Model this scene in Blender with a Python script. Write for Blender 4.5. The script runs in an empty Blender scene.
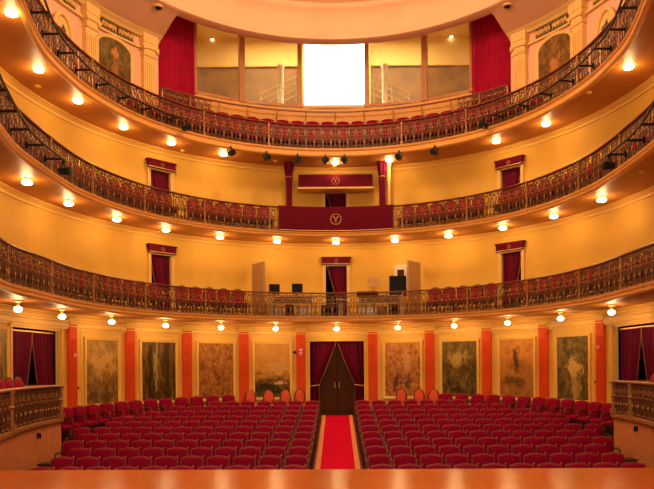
import bpy, bmesh, math, random
from mathutils import Matrix, Vector
random.seed(7)
C = bpy.context.scene.collection
PI = math.pi
R_ = math.radians

# ------------------------------------------------------------------ camera, world, light, exposure
FPX = 717.0
EYE = 2.75
cam = bpy.data.cameras.new('camera')
cam.sensor_width = 36.0
cam.lens = FPX / 654.0 * 36.0
cam.shift_x = -10.0 / 654.0
cam.shift_y = 125.5 / 654.0
cam.clip_end = 200
co = bpy.data.objects.new('camera', cam)
co.matrix_world = Matrix.Translation((0, 0, EYE)) @ Matrix.Rotation(R_(0.45), 4, 'Y') @ Matrix.Rotation(R_(90), 4, 'X')
C.objects.link(co)
sc = bpy.context.scene
sc.camera = co
sc.view_settings.view_transform = 'Standard'
sc.view_settings.look = 'None'
sc.view_settings.gamma = 1.0
sc.view_settings.use_curve_mapping = False
sc.view_settings.exposure = 0.14

w = bpy.data.worlds.new('world')
sc.world = w
w.use_nodes = True
w.node_tree.nodes['Background'].inputs[0].default_value = (1.0, 0.66, 0.36, 1)
w.node_tree.nodes['Background'].inputs[1].default_value = 0.28

def area(name, loc, aim, sx, sy, power, col):
    l = bpy.data.lights.new(name, 'AREA')
    l.shape = 'RECTANGLE'; l.size = sx; l.size_y = sy; l.energy = power; l.color = col
    o = bpy.data.objects.new(name, l)
    o.location = loc
    o.rotation_euler = (Vector(aim) - Vector(loc)).to_track_quat('-Z', 'Y').to_euler()
    C.objects.link(o)
    return o
area('stage_wash', (0, 1.0, 8.5), (0, 22, 7.5), 12, 4, 900, (1.0, 0.67, 0.34))
hl = bpy.data.lights.new('house_light', 'POINT'); hl.energy = 1300; hl.color = (1.0, 0.68, 0.38); hl.shadow_soft_size = 0.9
ho = bpy.data.objects.new('house_light', hl); ho.location = (0, 17.0, 14.4); C.objects.link(ho)
LAMP_COL = (1.0, 0.62, 0.24)
LAMP_W = 14.0

# ------------------------------------------------------------------ materials
M = {}
def mat(name, col, rough=0.6, metal=0.0, noise=0.0, nscale=6.0, bump=0.0, bscale=40.0, emit=None, estr=0.0, sheen=0.0, spec=None, col2=None, stretch=None):
    m = bpy.data.materials.new(name); m.use_nodes = True
    nt = m.node_tree; b = nt.nodes['Principled BSDF']
    b.inputs['Base Color'].default_value = (*col, 1)
    b.inputs['Roughness'].default_value = rough
    b.inputs['Metallic'].default_value = metal
    if spec is not None: b.inputs['Specular IOR Level'].default_value = spec
    if sheen: 
        b.inputs['Sheen Weight'].default_value = sheen
        b.inputs['Sheen Tint'].default_value = (*[min(1, c * 2.5 + .05) for c in col], 1)
    if emit:
        b.inputs['Emission Color'].default_value = (*emit, 1); b.inputs['Emission Strength'].default_value = estr
    if noise or bump:
        tc = nt.nodes.new('ShaderNodeTexCoord')
        mp = nt.nodes.new('ShaderNodeMapping')
        nt.links.new(tc.outputs['Object'], mp.inputs['Vector'])
        if stretch: mp.inputs['Scale'].default_value = stretch
    if noise:
        n = nt.nodes.new('ShaderNodeTexNoise'); n.inputs['Scale'].default_value = nscale; n.inputs['Detail'].default_value = 4
        nt.links.new(mp.outputs[0], n.inputs['Vector'])
        r = nt.nodes.new('ShaderNodeValToRGB')
        c2 = col2 or tuple(c * (1 - noise) for c in col)
        r.color_ramp.elements[0].position = 0.32; r.color_ramp.elements[0].color = (*c2, 1)
        r.color_ramp.elements[1].position = 0.68; r.color_ramp.elements[1].color = (*col, 1)
        nt.links.new(n.outputs['Fac'], r.inputs['Fac'])
        nt.links.new(r.outputs['Color'], b.inputs['Base Color'])
    if bump:
        n2 = nt.nodes.new('ShaderNodeTexNoise'); n2.inputs['Scale'].default_value = bscale
        nt.links.new(mp.outputs[0], n2.inputs['Vector'])
        bp = nt.nodes.new('ShaderNodeBump'); bp.inputs['Strength'].default_value = bump; bp.inputs['Distance'].default_value = 0.01
        nt.links.new(n2.outputs['Fac'], bp.inputs['Height'])
        nt.links.new(bp.outputs['Normal'], b.inputs['Normal'])
    M[name] = m
    return m

mat('wall_yellow', (0.86, 0.50, 0.075), 0.75, noise=0.10, nscale=1.2)
mat('wall_cream', (0.86, 0.53, 0.10), 0.7, noise=0.08, nscale=1.5)
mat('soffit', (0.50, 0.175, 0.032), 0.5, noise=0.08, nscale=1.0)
mat('fascia', (0.84, 0.43, 0.10), 0.5, noise=0.12, nscale=2.0)
mat('cornice', (0.88, 0.52, 0.115), 0.55)
mat('peach', (0.88, 0.52, 0.32), 0.65, noise=0.08, nscale=0.8)
mat('ivory', (0.88, 0.58, 0.20), 0.55, noise=0.08, nscale=3)
mat('pilaster_red', (0.80, 0.09, 0.015), 0.6, spec=0.2, noise=0.15, nscale=5)
mat('gold', (0.80, 0.46, 0.12), 0.38, 0.7)
mat('gold_trim', (0.75, 0.42, 0.12), 0.5, 0.3)
mat('bronze', (0.20, 0.075, 0.032), 0.5, 0.3, noise=0.5, nscale=14)
mat('bronze_gold', (0.55, 0.27, 0.09), 0.45, 0.4, noise=0.45, nscale=16)
mat('handrail', (0.20, 0.045, 0.022), 0.35)
mat('box_marble', (0.74, 0.30, 0.12), 0.35, noise=0.2, nscale=5)
mat('velvet', (0.30, 0.001, 0.036), 0.75, noise=0.3, nscale=18, spec=0.08)
mat('velvet_dark', (0.24, 0.005, 0.020), 0.7, noise=0.25, nscale=14, sheen=0.25)
mat('seat_wood', (0.10, 0.025, 0.012), 0.38)
mat('seat_edge', (0.26, 0.035, 0.03), 0.5)
mat('balcony_fabric', (0.40, 0.004, 0.035), 0.65, noise=0.2, nscale=20, spec=0.2)
mat('curtain_red', (0.42, 0.003, 0.038), 0.75, noise=0.2, nscale=3, spec=0.15)
mat('curtain_wine', (0.15, 0.002, 0.032), 0.75, noise=0.2, nscale=3, spec=0.15)
mat('banner_red', (0.13, 0.0015, 0.019), 0.8, noise=0.12, nscale=4, spec=0.15)
mat('dark', (0.035, 0.007, 0.006), 0.85, spec=0.1)
mat('dark_wood', (0.085, 0.022, 0.008), 0.6, spec=0.2, noise=0.4, nscale=8, stretch=(4, 4, .5))
mat('black', (0.010, 0.009, 0.010), 0.6, spec=0.15)
mat('black_metal', (0.014, 0.012, 0.011), 0.45, 0.4)
mat('screen', (0.008, 0.008, 0.009), 0.5, spec=0.12)
mat('white', (0.82, 0.74, 0.62), 0.5)
mat('lamp_glow', (1, 0.85, 0.6), 0.4, emit=(1.0, 0.78, 0.42), estr=22.0)
mat('spot_glow', (1, 0.85, 0.6), 0.4, emit=(1.0, 0.85, 0.55), estr=9.0)
mat('daylight', (1, 1, 1), 0.5, emit=(1.0, 0.99, 0.97), estr=4.0)
mat('carpet_red', (0.70, 0.004, 0.05), 0.95, noise=0.15, nscale=30, bump=0.2, bscale=200, spec=0.05)
mat('carpet_gold', (0.88, 0.44, 0.20), 0.85, noise=0.45, nscale=22, col2=(0.72, 0.20, 0.08))
mat('hall_floor', (0.16, 0.035, 0.020), 0.5, noise=0.3, nscale=5)
mat('orange_fabric', (0.72, 0.10, 0.03), 0.7, noise=0.1, nscale=20)
mat('panel_brown', (0.46, 0.25, 0.09), 0.7, noise=0.15, nscale=8)
mat('green_motif', (0.10, 0.085, 0.022), 0.7, noise=0.7, nscale=10, col2=(0.17, 0.12, 0.035))
mat('brown_stone', (0.32, 0.16, 0.05), 0.5, noise=0.45, nscale=1.6)
mat('lounge_yellow', (0.86, 0.64, 0.27), 0.6)
mat('mullion', (0.56, 0.24, 0.08), 0.4, noise=0.2, nscale=5)
mat('sign_pink', (0.80, 0.05, 0.09), 0.4)
mat('sign_white', (0.85, 0.70, 0.62), 0.4)
mat('sign_red', (0.75, 0.06, 0.04), 0.4)
mat('table_top', (0.70, 0.50, 0.25), 0.5)

def stage_mat():
    m = bpy.data.materials.new('stage_boards'); m.use_nodes = True
    nt = m.node_tree; b = nt.nodes['Principled BSDF']
    tc = nt.nodes.new('ShaderNodeTexCoord'); mp = nt.nodes.new('ShaderNodeMapping')
    nt.links.new(tc.outputs['Object'], mp.inputs['Vector'])
    mp.inputs['Scale'].default_value = (1.0, 1.0, 1.0)
    br = nt.nodes.new('ShaderNodeTexBrick')
    mp.inputs['Rotation'].default_value = (0, 0, R_(90))
    br.inputs['Scale'].default_value = 1.0
    br.inputs['Brick Width'].default_value = 2.6; br.inputs['Row Height'].default_value = 0.12
    br.inputs['Mortar Size'].default_value = 0.004
    br.inputs['Color1'].default_value = (0.74, 0.165, 0.02, 1); br.inputs['Color2'].default_value = (0.69, 0.145, 0.017, 1)
    br.inputs['Mortar'].default_value = (0.66, 0.137, 0.017, 1)
    nt.links.new(mp.outputs[0], br.inputs['Vector'])
    n = nt.nodes.new('ShaderNodeTexNoise'); n.inputs['Scale'].default_value = 1.3; n.inputs['Detail'].default_value = 5
    nt.links.new(tc.outputs['Object'], n.inputs['Vector'])
    mx = nt.nodes.new('ShaderNodeMixRGB'); mx.blend_type = 'MULTIPLY'; mx.inputs['Fac'].default_value = 0.35
    nt.links.new(br.outputs['Color'], mx.inputs[1]); nt.links.new(n.outputs['Fac'], mx.inputs[2])
    nt.links.new(mx.outputs[0], b.inputs['Base Color'])
    b.inputs['Roughness'].default_value = 0.22
    M['stage_boards'] = m
stage_mat()

def glass_mat():
    m = bpy.data.materials.new('window_glass'); m.use_nodes = True
    nt = m.node_tree; nt.nodes.clear()
    out = nt.nodes.new('ShaderNodeOutputMaterial'); mix = nt.nodes.new('ShaderNodeMixShader')
    t = nt.nodes.new('ShaderNodeBsdfTransparent'); g = nt.nodes.new('ShaderNodeBsdfGlossy')
    t.inputs[0].default_value = (0.96, 0.93, 0.86, 1); g.inputs['Roughness'].default_value = 0.4
    mix.inputs[0].default_value = 0.03
    nt.links.new(t.outputs[0], mix.inputs[1]); nt.links.new(g.outputs[0], mix.inputs[2]); nt.links.new(mix.outputs[0], out.inputs[0])
    M['window_glass'] = m
glass_mat()

def painting_mat(name, stops, top, bottom, scale=3.0, grad=0.45, blob=None, stretch=(1, 1, 1), seed=0.0):
    """An oil painting: a noise of strokes through a palette, mixed with a sky to ground palette and an optional pale or dark shape."""
    wm = lambda c: (min(1, c[0] * 1.15), c[1] * .95, c[2] * .6)
    stops = [(p, wm(c)) for p, c in stops]; top = (wm(top[0]), top[1]); bottom = (wm(bottom[0]), bottom[1])
    blob = [(a, b_, c, d, wm(e), f) for a, b_, c, d, e, f in (blob or [])]
    m = bpy.data.materials.new(name); m.use_nodes = True
    nt = m.node_tree; b = nt.nodes['Principled BSDF']; L = nt.links
    b.inputs['Specular IOR Level'].default_value = 0.15
    tc = nt.nodes.new('ShaderNodeTexCoord'); mp = nt.nodes.new('ShaderNodeMapping')
    L.new(tc.outputs['Generated'], mp.inputs['Vector'])
    mp.inputs['Scale'].default_value = stretch; mp.inputs['Location'].default_value = (seed, seed * 1.7, seed * .6)
    n = nt.nodes.new('ShaderNodeTexNoise'); n.inputs['Scale'].default_value = scale * 1.9; n.inputs['Detail'].default_value = 7
    n.inputs['Roughness'].default_value = 0.74; n.inputs['Distortion'].default_value = 0.25
    L.new(mp.outputs[0], n.inputs['Vector'])
    r = nt.nodes.new('ShaderNodeValToRGB')
    while len(r.color_ramp.elements) < len(stops): r.color_ramp.elements.new(0.5)
    for e, (p, c) in zip(r.color_ramp.elements, stops):
        e.position = .5 + (p - .5) * .46; e.color = (*c, 1)
    L.new(n.outputs['Fac'], r.inputs['Fac'])
    sx = nt.nodes.new('ShaderNodeSeparateXYZ'); L.new(tc.outputs['Generated'], sx.inputs[0])
    g = nt.nodes.new('ShaderNodeValToRGB')
    while len(g.color_ramp.elements) < 4: g.color_ramp.elements.new(0.5)
    for e, (p, c) in zip(g.color_ramp.elements, ((0, bottom[0]), (bottom[1], bottom[0]), (top[1], top[0]), (1, top[0]))):
        e.position = p; e.color = (*c, 1)
    ad = nt.nodes.new('ShaderNodeMath'); ad.operation = 'MULTIPLY_ADD'; ad.inputs[1].default_value = 0.5; 
    L.new(n.outputs['Fac'], ad.inputs[0])
    sb = nt.nodes.new('ShaderNodeMath'); sb.operation = 'SUBTRACT'; L.new(sx.outputs[2], sb.inputs[0]); sb.inputs[1].default_value = 0.25
    L.new(sb.outputs[0], ad.inputs[2]); L.new(ad.outputs[0], g.inputs['Fac'])
    mx = nt.nodes.new('ShaderNodeMixRGB'); mx.inputs[0].default_value = grad
    L.new(r.outputs[0], mx.inputs[1]); L.new(g.outputs[0], mx.inputs[2])
    last = mx.outputs[0]
    nb = nt.nodes.new('ShaderNodeTexNoise'); nb.inputs['Scale'].default_value = 5.5; nb.inputs['Detail'].default_value = 6; nb.inputs['Roughness'].default_value = 0.7; L.new(mp.outputs[0], nb.inputs['Vector'])
    for (bx, bz, rx, rz, col, st) in (blob or []):
        q = nt.nodes.new('ShaderNodeMapping'); L.new(tc.outputs['Generated'], q.inputs['Vector'])
        q.inputs['Location'].default_value = (-bx / rx, 0, -bz / rz); q.inputs['Scale'].default_value = (1 / rx, 0, 1 / rz)
        ln = nt.nodes.new('ShaderNodeVectorMath'); ln.operation = 'LENGTH'; L.new(q.outputs[0], ln.inputs[0])
        a2 = nt.nodes.new('ShaderNodeMath'); a2.operation = 'ADD'; L.new(ln.outputs['Value'], a2.inputs[0])
        n3 = nt.nodes.new('ShaderNodeMath'); n3.operation = 'MULTIPLY_ADD'; L.new(nb.outputs['Fac'], n3.inputs[0]); n3.inputs[1].default_value = 5.0; n3.inputs[2].default_value = -2.5
        L.new(n3.outputs[0], a2.inputs[1])
        mr = nt.nodes.new('ShaderNodeMapRange'); L.new(a2.outputs[0], mr.inputs['Value'])
        mr.inputs['From Min'].default_value = 1.2; mr.inputs['From Max'].default_value = 0.55; mr.inputs['To Max'].default_value = st
        m2 = nt.nodes.new('ShaderNodeMixRGB'); L.new(mr.outputs[0], m2.inputs[0]); L.new(last, m2.inputs[1]); m2.inputs[2].default_value = (*col, 1)
        last = m2.outputs[0]
    L.new(last, b.inputs['Base Color'])
    b.inputs['Roughness'].default_value = 0.45
    M[name] = m
    return m

# ------------------------------------------------------------------ mesh helpers
class MB:
    def __init__(s): s.v = []; s.f = []; s.mi = []; s.cur = 0
    def add(s, vs, fs, mi=None):
        k = len(s.v); s.v += [tuple(p) for p in vs]; s.f += [tuple(i + k for i in f) for f in fs]
        s.mi += [s.cur if mi is None else mi] * len(fs); return s
    def box(s, c, d, rz=0.0, mi=None):
        x, y, z = d[0] / 2, d[1] / 2, d[2] / 2; ca, sa = math.cos(rz), math.sin(rz); vs = []
        for a in (-x, x):
            for b in (-y, y):
                for e in (-z, z): vs.append((c[0] + a * ca - b * sa, c[1] + a * sa + b * ca, c[2] + e))
        return s.add(vs, [(0, 1, 3, 2), (4, 6, 7, 5), (0, 4, 5, 1), (2, 3, 7, 6), (0, 2, 6, 4), (1, 5, 7, 3)], mi)
    def tube(s, pts, r, n=6, closed=False, mi=None, cap=True, flat=1.0):
        P = [Vector(p) for p in pts]; N = len(P); vs = []; fs = []
        rr = r if isinstance(r, (list, tuple)) else [r] * N
        ref = None
        for i in range(N):
            if closed: t = P[(i + 1) % N] - P[i - 1]
            else: t = P[min(i + 1, N - 1)] - P[max(i - 1, 0)]
            t = t.normalized() if t.length > 1e-9 else Vector((0, 0, 1))
            if ref is None or abs(ref.dot(t)) > 0.98: ref = Vector((0, 1, 0)) if abs(t.y) < 0.9 else Vector((1, 0, 0))
            a = t.cross(ref).normalized(); b = a.cross(t).normalized()
            for k in range(n):
                an = 2 * PI * k / n + PI / n
                vs.append(P[i] + a * (math.cos(an) * rr[i]) + b * (math.sin(an) * rr[i] * flat))
        for i in range(N if closed else N - 1):
            j = (i + 1) % N
            for k in range(n): fs.append((i * n + k, i * n + (k + 1) % n, j * n + (k + 1) % n, j * n + k))
        if cap and not closed:
            fs.append(tuple(range(n))); fs.append(tuple((N - 1) * n + k for k in range(n))[::-1])
        return s.add(vs, fs, mi)
    def lathe(s, prof, n=12, c=(0, 0, 0), axis='z', mi=None):
        vs = []; fs = []
        for (r, z) in prof:
            for k in range(n):
                a = 2 * PI * k / n; p = (r * math.cos(a), r * math.sin(a), z)
                if axis == 'y': p = (p[0], p[2], p[1])
                vs.append((p[0] + c[0], p[1] + c[1], p[2] + c[2]))
        for i in range(len(prof) - 1):
            for k in range(n): fs.append((i * n + k, i * n + (k + 1) % n, (i + 1) * n + (k + 1) % n, (i + 1) * n + k))
        fs.append(tuple(range(n))[::-1]); fs.append(tuple((len(prof) - 1) * n + k for k in range(n)))
        return s.add(vs, fs, mi)
    def prism(s, poly, y0, y1, mi=None):
        n = len(poly); vs = [(x, y0, z) for x, z in poly] + [(x, y1, z) for x, z in poly]
        fs = [tuple(range(n)), tuple(range(n, 2 * n))[::-1]] + [(i, n + i, n + (i + 1) % n, (i + 1) % n) for i in range(n)]
        return s.add(vs, fs, mi)
    def pad(s, poly, y0, y1, inset, mi=None):
        """an upholstered slab in the xz plane: outline at the back, an inset raised face at the front, rounded in between"""
        n = len(poly); cx = sum(p[0] for p in poly) / n; cz = sum(p[1] for p in poly) / n
        def ring(k, y): return [(cx + (x - cx) * k, y, cz + (z - cz) * k) for x, z in poly]
        d = y1 - y0
        vs = ring(1, y0) + ring(1, y0 + d * .55) + ring(1 - inset * .35, y0 + d * .85) + ring(1 - inset, y1) + [(cx, y1 + d * .12, cz)]
        fs = [tuple(range(n))]
        for a in range(3):
            for i in range(n): fs.append((a * n + i, a * n + (i + 1) % n, (a + 1) * n + (i + 1) % n, (a + 1) * n + i))
        for i in range(n): fs.append((3 * n + i, 3 * n + (i + 1) % n, 4 * n))
        return s.add(vs, fs, mi)
    def mesh(s, name, mats, smooth=False):
        me = bpy.data.meshes.new(name); me.from_pydata(s.v, [], s.f)
        for m in (mats if isinstance(mats, (list, tuple)) else [mats]): me.materials.append(M[m])
        me.polygons.foreach_set('material_index', s.mi)
        bm = bmesh.new(); bm.from_mesh(me); bmesh.ops.recalc_face_normals(bm, faces=bm.faces[:])
        if smooth:
            for f in bm.faces: f.smooth = True
            for e in bm.edges:
                if len(e.link_faces) == 2 and e.calc_face_angle(0) > R_(50): e.smooth = False
        bm.to_mesh(me); bm.free(); me.update()
        return me
    def build(s, name, mats, parent=None, smooth=False):
        return link(name, s.mesh(name, mats, smooth), parent)

def link(name, me, parent=None):
    o = bpy.data.objects.new(name, me); C.objects.link(o)
    if parent: o.parent = parent
    return o
def tag(o, label=None, cat=None, group=None, kind=None):
    if label: o['label'] = label
    if cat: o['category'] = cat
    if group: o['group'] = group
    if kind: o['kind'] = kind
    return o
def thing(name, label, cat, loc=(0, 0, 0), rz=0.0, group=None):
    o = bpy.data.objects.new(name, None); C.objects.link(o)
    o.empty_display_size = 0.1; o.location = loc; o.rotation_euler = (0, 0, rz)
    return tag(o, label, cat, group)
def dup(root, loc, rz, label=None, group=None):
    r = root.copy(); C.objects.link(r); r.location = loc; r.rotation_euler = (0, 0, rz)
    if label: r['label'] = label
    if group: r['group'] = group
    for ch in KIDS[root.name]:
        c = ch.copy(); C.objects.link(c); c.parent = r
        for g in KIDS.get(ch.name, ()):
            d = g.copy(); C.objects.link(d); d.parent = c
    return r
KIDS = {}
def remember(root):
    KIDS[root.name] = list(root.children)
    for c in root.children:
        if c.children: KIDS[c.name] = list(c.children)
def struct(name, mb, mats, smooth=False):
    o = mb.build(name, mats, None, smooth); o['kind'] = 'structure'; return o

# ------------------------------------------------------------------ the plan: a horseshoe about (0, 18)
YC = 18.0
RS = 6.45
SIDE = ((9.0, -1.60), (10.0, -1.25), (11.0, -0.95), (12.0, -0.66), (13.0, -0.40), (14.0, -0.16), (15.0, 0.03), (16.0, 0.13), (17.0, 0.16), (18.0, 0.12), (19.0, 0.05), (20.0, 0.01), (21.0, 0.0), (22.0, 0.0))
NARROW = [0.0]                    # the three tiers differ a little where they near the stage
TIER_N = (-0.20, -0.10, 0.17)
def side(D):
    """how far the horseshoe's sides swell beyond (or narrow from) the plain half circle at this depth"""
    if D >= 21: return 0.0
    e = min(1.0, max(0.0, (16.8 - D) / 2.5)); e = -NARROW[0] * e * e * (3 - 2 * e)
    i = max(1, min(len(SIDE) - 3, int(D - 9.0))); q = max(0.0, D - SIDE[i][0])
    p0, p1, p2, p3 = (SIDE[i + k][1] for k in (-1, 0, 1, 2))
    return e + .5 * (2 * p1 + (p2 - p0) * q + (2 * p0 - 5 * p1 + 4 * p2 - p3) * q * q + (3 * p1 - p0 - 3 * p2 + p3) * q ** 3)
def P(u, r):
    a = abs(u); sg = 1 if u >= 0 else -1
    if a <= 90:
        D = YC + r * math.cos(R_(u)); return (r * math.sin(R_(u)) + sg * side(D) * math.sin(R_(a)) ** 2, D)
    D = YC - R_(a - 90) * RS
    return (sg * (r + side(D)), D)
def rot(u): return -R_(max(-90, min(90, u)))
def at(u, r, z):
    x, y = P(u, r); return (x, y, z)
def u_at(px, r):
    """the bearing at which the curve of radius r stands at this distance off the axis in the photograph"""
    t = (px - 337.0) / FPX; lo, hi = -150.0, 150.0
    for _ in range(50):
        m = (lo + hi) / 2; x, y = P(m, r)
        if x / y < t: lo = m
        else: hi = m
    return (lo + hi) / 2
def urange(a, b, step=2.5):
    n = max(1, int(math.ceil(abs(b - a) / step))); return [a + (b - a) * i / n for i in range(n + 1)]
def sweep(mb, prof, us, closed=True, mi=None, ends=True):
    n = len(prof); vs = []; fs = []
    for u in us:
        for (r, z) in prof:
            x, y = P(u, r); vs.append((x, y, z))
    for i in range(len(us) - 1):
        for k in range(n if closed else n - 1):
            fs.append((i * n + k, i * n + (k + 1) % n, (i + 1) * n + (k + 1) % n, (i + 1) * n + k))
    if closed and ends:
        fs.append(tuple(range(n))); fs.append(tuple((len(us) - 1) * n + k for k in range(n))[::-1])
    return mb.add(vs, fs, mi)
def wall_sheet(mb, r, z0, z1, u0, u1, holes=(), thick=0.12):
    us = set(round(u, 4) for u in urange(u0, u1)); zs = {z0, z1}
    for (a, b, c, d) in holes:
        us |= {round(a, 4), round(b, 4)}; zs |= {max(z0, c), min(z1, d)}
    us = sorted(us); zs = sorted(zs)
    for i in range(len(us) - 1):
        um = (us[i] + us[i + 1]) / 2
        for j in range(len(zs) - 1):
            zm = (zs[j] + zs[j + 1]) / 2
            if any(a < um < b and c < zm < d for (a, b, c, d) in holes): continue
            a0, a1 = P(us[i], r), P(us[i + 1], r); b0, b1 = P(us[i], r + thick), P(us[i + 1], r + thick)
            zl, zh = zs[j], zs[j + 1]
            mb.add([(*a0, zl), (*a1, zl), (*a1, zh), (*a0, zh), (*b0, zl), (*b1, zl), (*b1, zh), (*b0, zh)],
                   [(0, 1, 2, 3), (5, 4, 7, 6), (0, 4, 5, 1), (3, 2, 6, 7), (0, 3, 7, 4), (1, 5, 6, 2)])
    return mb

# heights
Z_SOF = [EYE + 1.64, EYE + 4.545, EYE + 7.28]
Z_FLR = [EYE + 1.80, EYE + 4.70, EYE + 7.53]
H_RAIL = 0.83
RW = 8.0
Z_RING = EYE + 11.31
UEND = 156.0
def floor_z(D):
    T = ((-5, 0.05), (11.5, 0.05), (13.2, 0.11), (14.2, 0.18), (17.2, 0.39), (20.2, 0.61), (23.3, 0.905), (26.5, 1.02))
    for (a, za), (b, zb) in zip(T, T[1:]):
        if D <= b: return za + (zb - za) * (D - a) / (b - a)
    return T[-1][1]
def plat_z(D): return max(0.80, 0.90 + 0.03 * (D - 19.5))

# ------------------------------------------------------------------ floor, platform, stage
mb = MB()
ys = [10.5 + 0.5 * i for i in range(33)]
vs = []; fs = []
for y in ys:
    for x in (-8.3, 8.3): vs.append((x, y, floor_z(y)))
    for x in (-8.3, 8.3): vs.append((x, y, floor_z(y) - 0.3))
for i in range(len(ys) - 1):
    a = i * 4; b = a + 4
    fs += [(a, a + 1, b + 1, b), (a + 2, b + 2, b + 3, a + 3), (a, b, b + 2, a + 2), (a + 1, a + 3, b + 3, b + 1)]
mb.add(vs, fs)
struct('floor', mb, 'hall_floor')

mb = MB()
def plat_sweep(mb, us):
    vs = []; fs = []
    for u in us:
        for r, top in ((7.0, 1), (8.1, 1), (8.1, 0), (7.0, 0)):
            x, y = P(u, r); vs.append((x, y, plat_z(y) if top else plat_z(y) - 0.75))
    for i in range(len(us) - 1):
        for k in range(4): fs.append((i * 4 + k, i * 4 + (k + 1) % 4, i * 4 + 4 + (k + 1) % 4, i * 4 + 4 + k))
    mb.add(vs, fs)
plat_sweep(mb, urange(-98, 98))
tag(struct('floor_platform', mb, 'seat_wood'), 'low curved step along the painted back wall', kind='structure')

mb = MB()
mb.add([(-9, -4, 1.15), (9, -4, 1.15), (9, 11.30, 1.15), (4.5, 11.46, 1.15), (0, 11.55, 1.15), (-4.5, 11.72, 1.15), (-9, 11.84, 1.15),
        (-9, -4, 0.95), (9, -4, 0.95), (9, 11.30, 0.95), (4.5, 11.46, 0.95), (0, 11.55, 0.95), (-4.5, 11.72, 0.95), (-9, 11.84, 0.95)],
       [(0, 1, 2, 3, 4, 5, 6), (13, 12, 11, 10, 9, 8, 7)] + [(i, 7 + i, 7 + (i + 1) % 7, (i + 1) % 7) for i in range(7)])
struct('floor_stage', mb, 'stage_boards')
mb = MB()
mb.box((0, 11.0, 0.45), (17.4, 0.2, 1.0))
struct('wall_stage_front', mb, 'dark_wood')

# red runner down the aisle
mb = MB()
def runner(mb, x0, x1, dz, mi):
    yy = [12.2 + 0.46 * i for i in range(31)]
    vs = []; fs = []
    for y in yy:
        z = floor_z(y)
        if y > YC + 6.85: z = max(z, plat_z(y))
        vs += [(x0, y, z + dz), (x1, y, z + dz), (x1, y, z + .002), (x0, y, z + .002)]
    for i in range(len(yy) - 1):
        for k in range(4): fs.append((4 * i + k, 4 * i + (k + 1) % 4, 4 * i + 4 + (k + 1) % 4, 4 * i + 4 + k))
    n = len(yy) - 1
    fs += [(0, 1, 2, 3), (4 * n + 3, 4 * n + 2, 4 * n + 1, 4 * n)]
    mb.add(vs, fs, mi)
t = thing('aisle_carpet', 'long red carpet runner with gold borders down the centre aisle', 'carpet', (0, 0, 0))
runner(mb, -0.42, 0.42, 0.016, 0); mb.build('carpet_pile', 'carpet_red', t)
for sx in (-1, 1):
    e = MB(); runner(e, *sorted((sx * 0.42, sx * 0.545)), 0.018, 0); e.build('border', 'carpet_gold', t)

# ------------------------------------------------------------------ walls and tier slabs
U_BOXDOOR = (u_at(10, RW), u_at(62, RW))
HOLES0 = [(-3.85 * 1.9 / 1.9 - 3.6, 7.45, 0.5, 3.83)]
HOLES0 = [(-7.4, 7.4, 0.5, 3.83), (U_BOXDOOR[0], U_BOXDOOR[1], 0.5, 3.95), (-U_BOXDOOR[1], -U_BOXDOOR[0], 0.5, 3.95)]
DOOR_U = 46.2
DTOP = ((1.97, 2.02), (1.70, 1.87))
def dh(w, r=RW): return math.degrees(w / 2 / r)
HOLES1 = [(c - dh(0.80), c + dh(0.80), 4.0, Z_FLR[0] + DTOP[0][c != 0]) for c in (-DOOR_U, 0, DOOR_U)]
HOLES2 = [(c - dh(0.80), c + dh(0.80), 7.0, Z_FLR[1] + DTOP[1][c != 0]) for c in (-DOOR_U, 0, DOOR_U)]
struct('wall_ground', wall_sheet(MB(), RW, 0.4, Z_SOF[0] + .1, -UEND, UEND, HOLES0), 'wall_cream')
struct('wall_lower_balcony', wall_sheet(MB(), RW, Z_FLR[0] - .05, Z_SOF[1] + .1, -UEND, UEND, HOLES1), 'wall_yellow')
struct('wall_middle_balcony', wall_sheet(MB(), RW, Z_FLR[1] - .05, Z_SOF[2] + .1, -UEND, UEND, HOLES2), 'wall_yellow')
UJ = 46.5
Z_WT = EYE + 10.77
for sg, nm in ((-1, 'left'), (1, 'right')):
    a, b = sorted((sg * UJ, sg * UEND))
    struct('wall_gallery_' + nm, wall_sheet(MB(), RW, Z_FLR[2] - .05, Z_WT + .2, a, b), 'peach')

for k in range(3):
    zs, zf = Z_SOF[k], Z_FLR[k]; NARROW[0] = TIER_N[k]
    mb = MB()
    prof = [(8.4, zs), (6.60, zs), (6.50, zs + .005), (6.475, zs + .035), (6.475, zs + .065), (6.53, zs + .085),
            (6.53, zf - .05), (6.50, zf - .04), (6.48, zf - .015), (6.48, zf + .01), (6.56, zf + .02), (8.4, zf + .02)]
    us = urange(-UEND, UEND)
    sweep(mb, prof, us)
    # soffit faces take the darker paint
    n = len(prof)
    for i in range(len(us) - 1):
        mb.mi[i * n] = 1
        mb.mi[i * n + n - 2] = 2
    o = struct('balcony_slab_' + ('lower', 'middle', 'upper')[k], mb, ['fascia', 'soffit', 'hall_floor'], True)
    NARROW[0] = 0.0
    mb = MB()
    sweep(mb, [(7.99, zs), (7.80, zs), (7.80, zs - .015), (7.84, zs - .03), (7.88, zs - .035), (7.91, zs - .08), (7.94, zs - .09), (7.96, zs - .15), (7.99, zs - .155)], us)
    struct('trim_cornice_' + ('lower', 'middle', 'upper')[k], mb, 'cornice', True)

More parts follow.
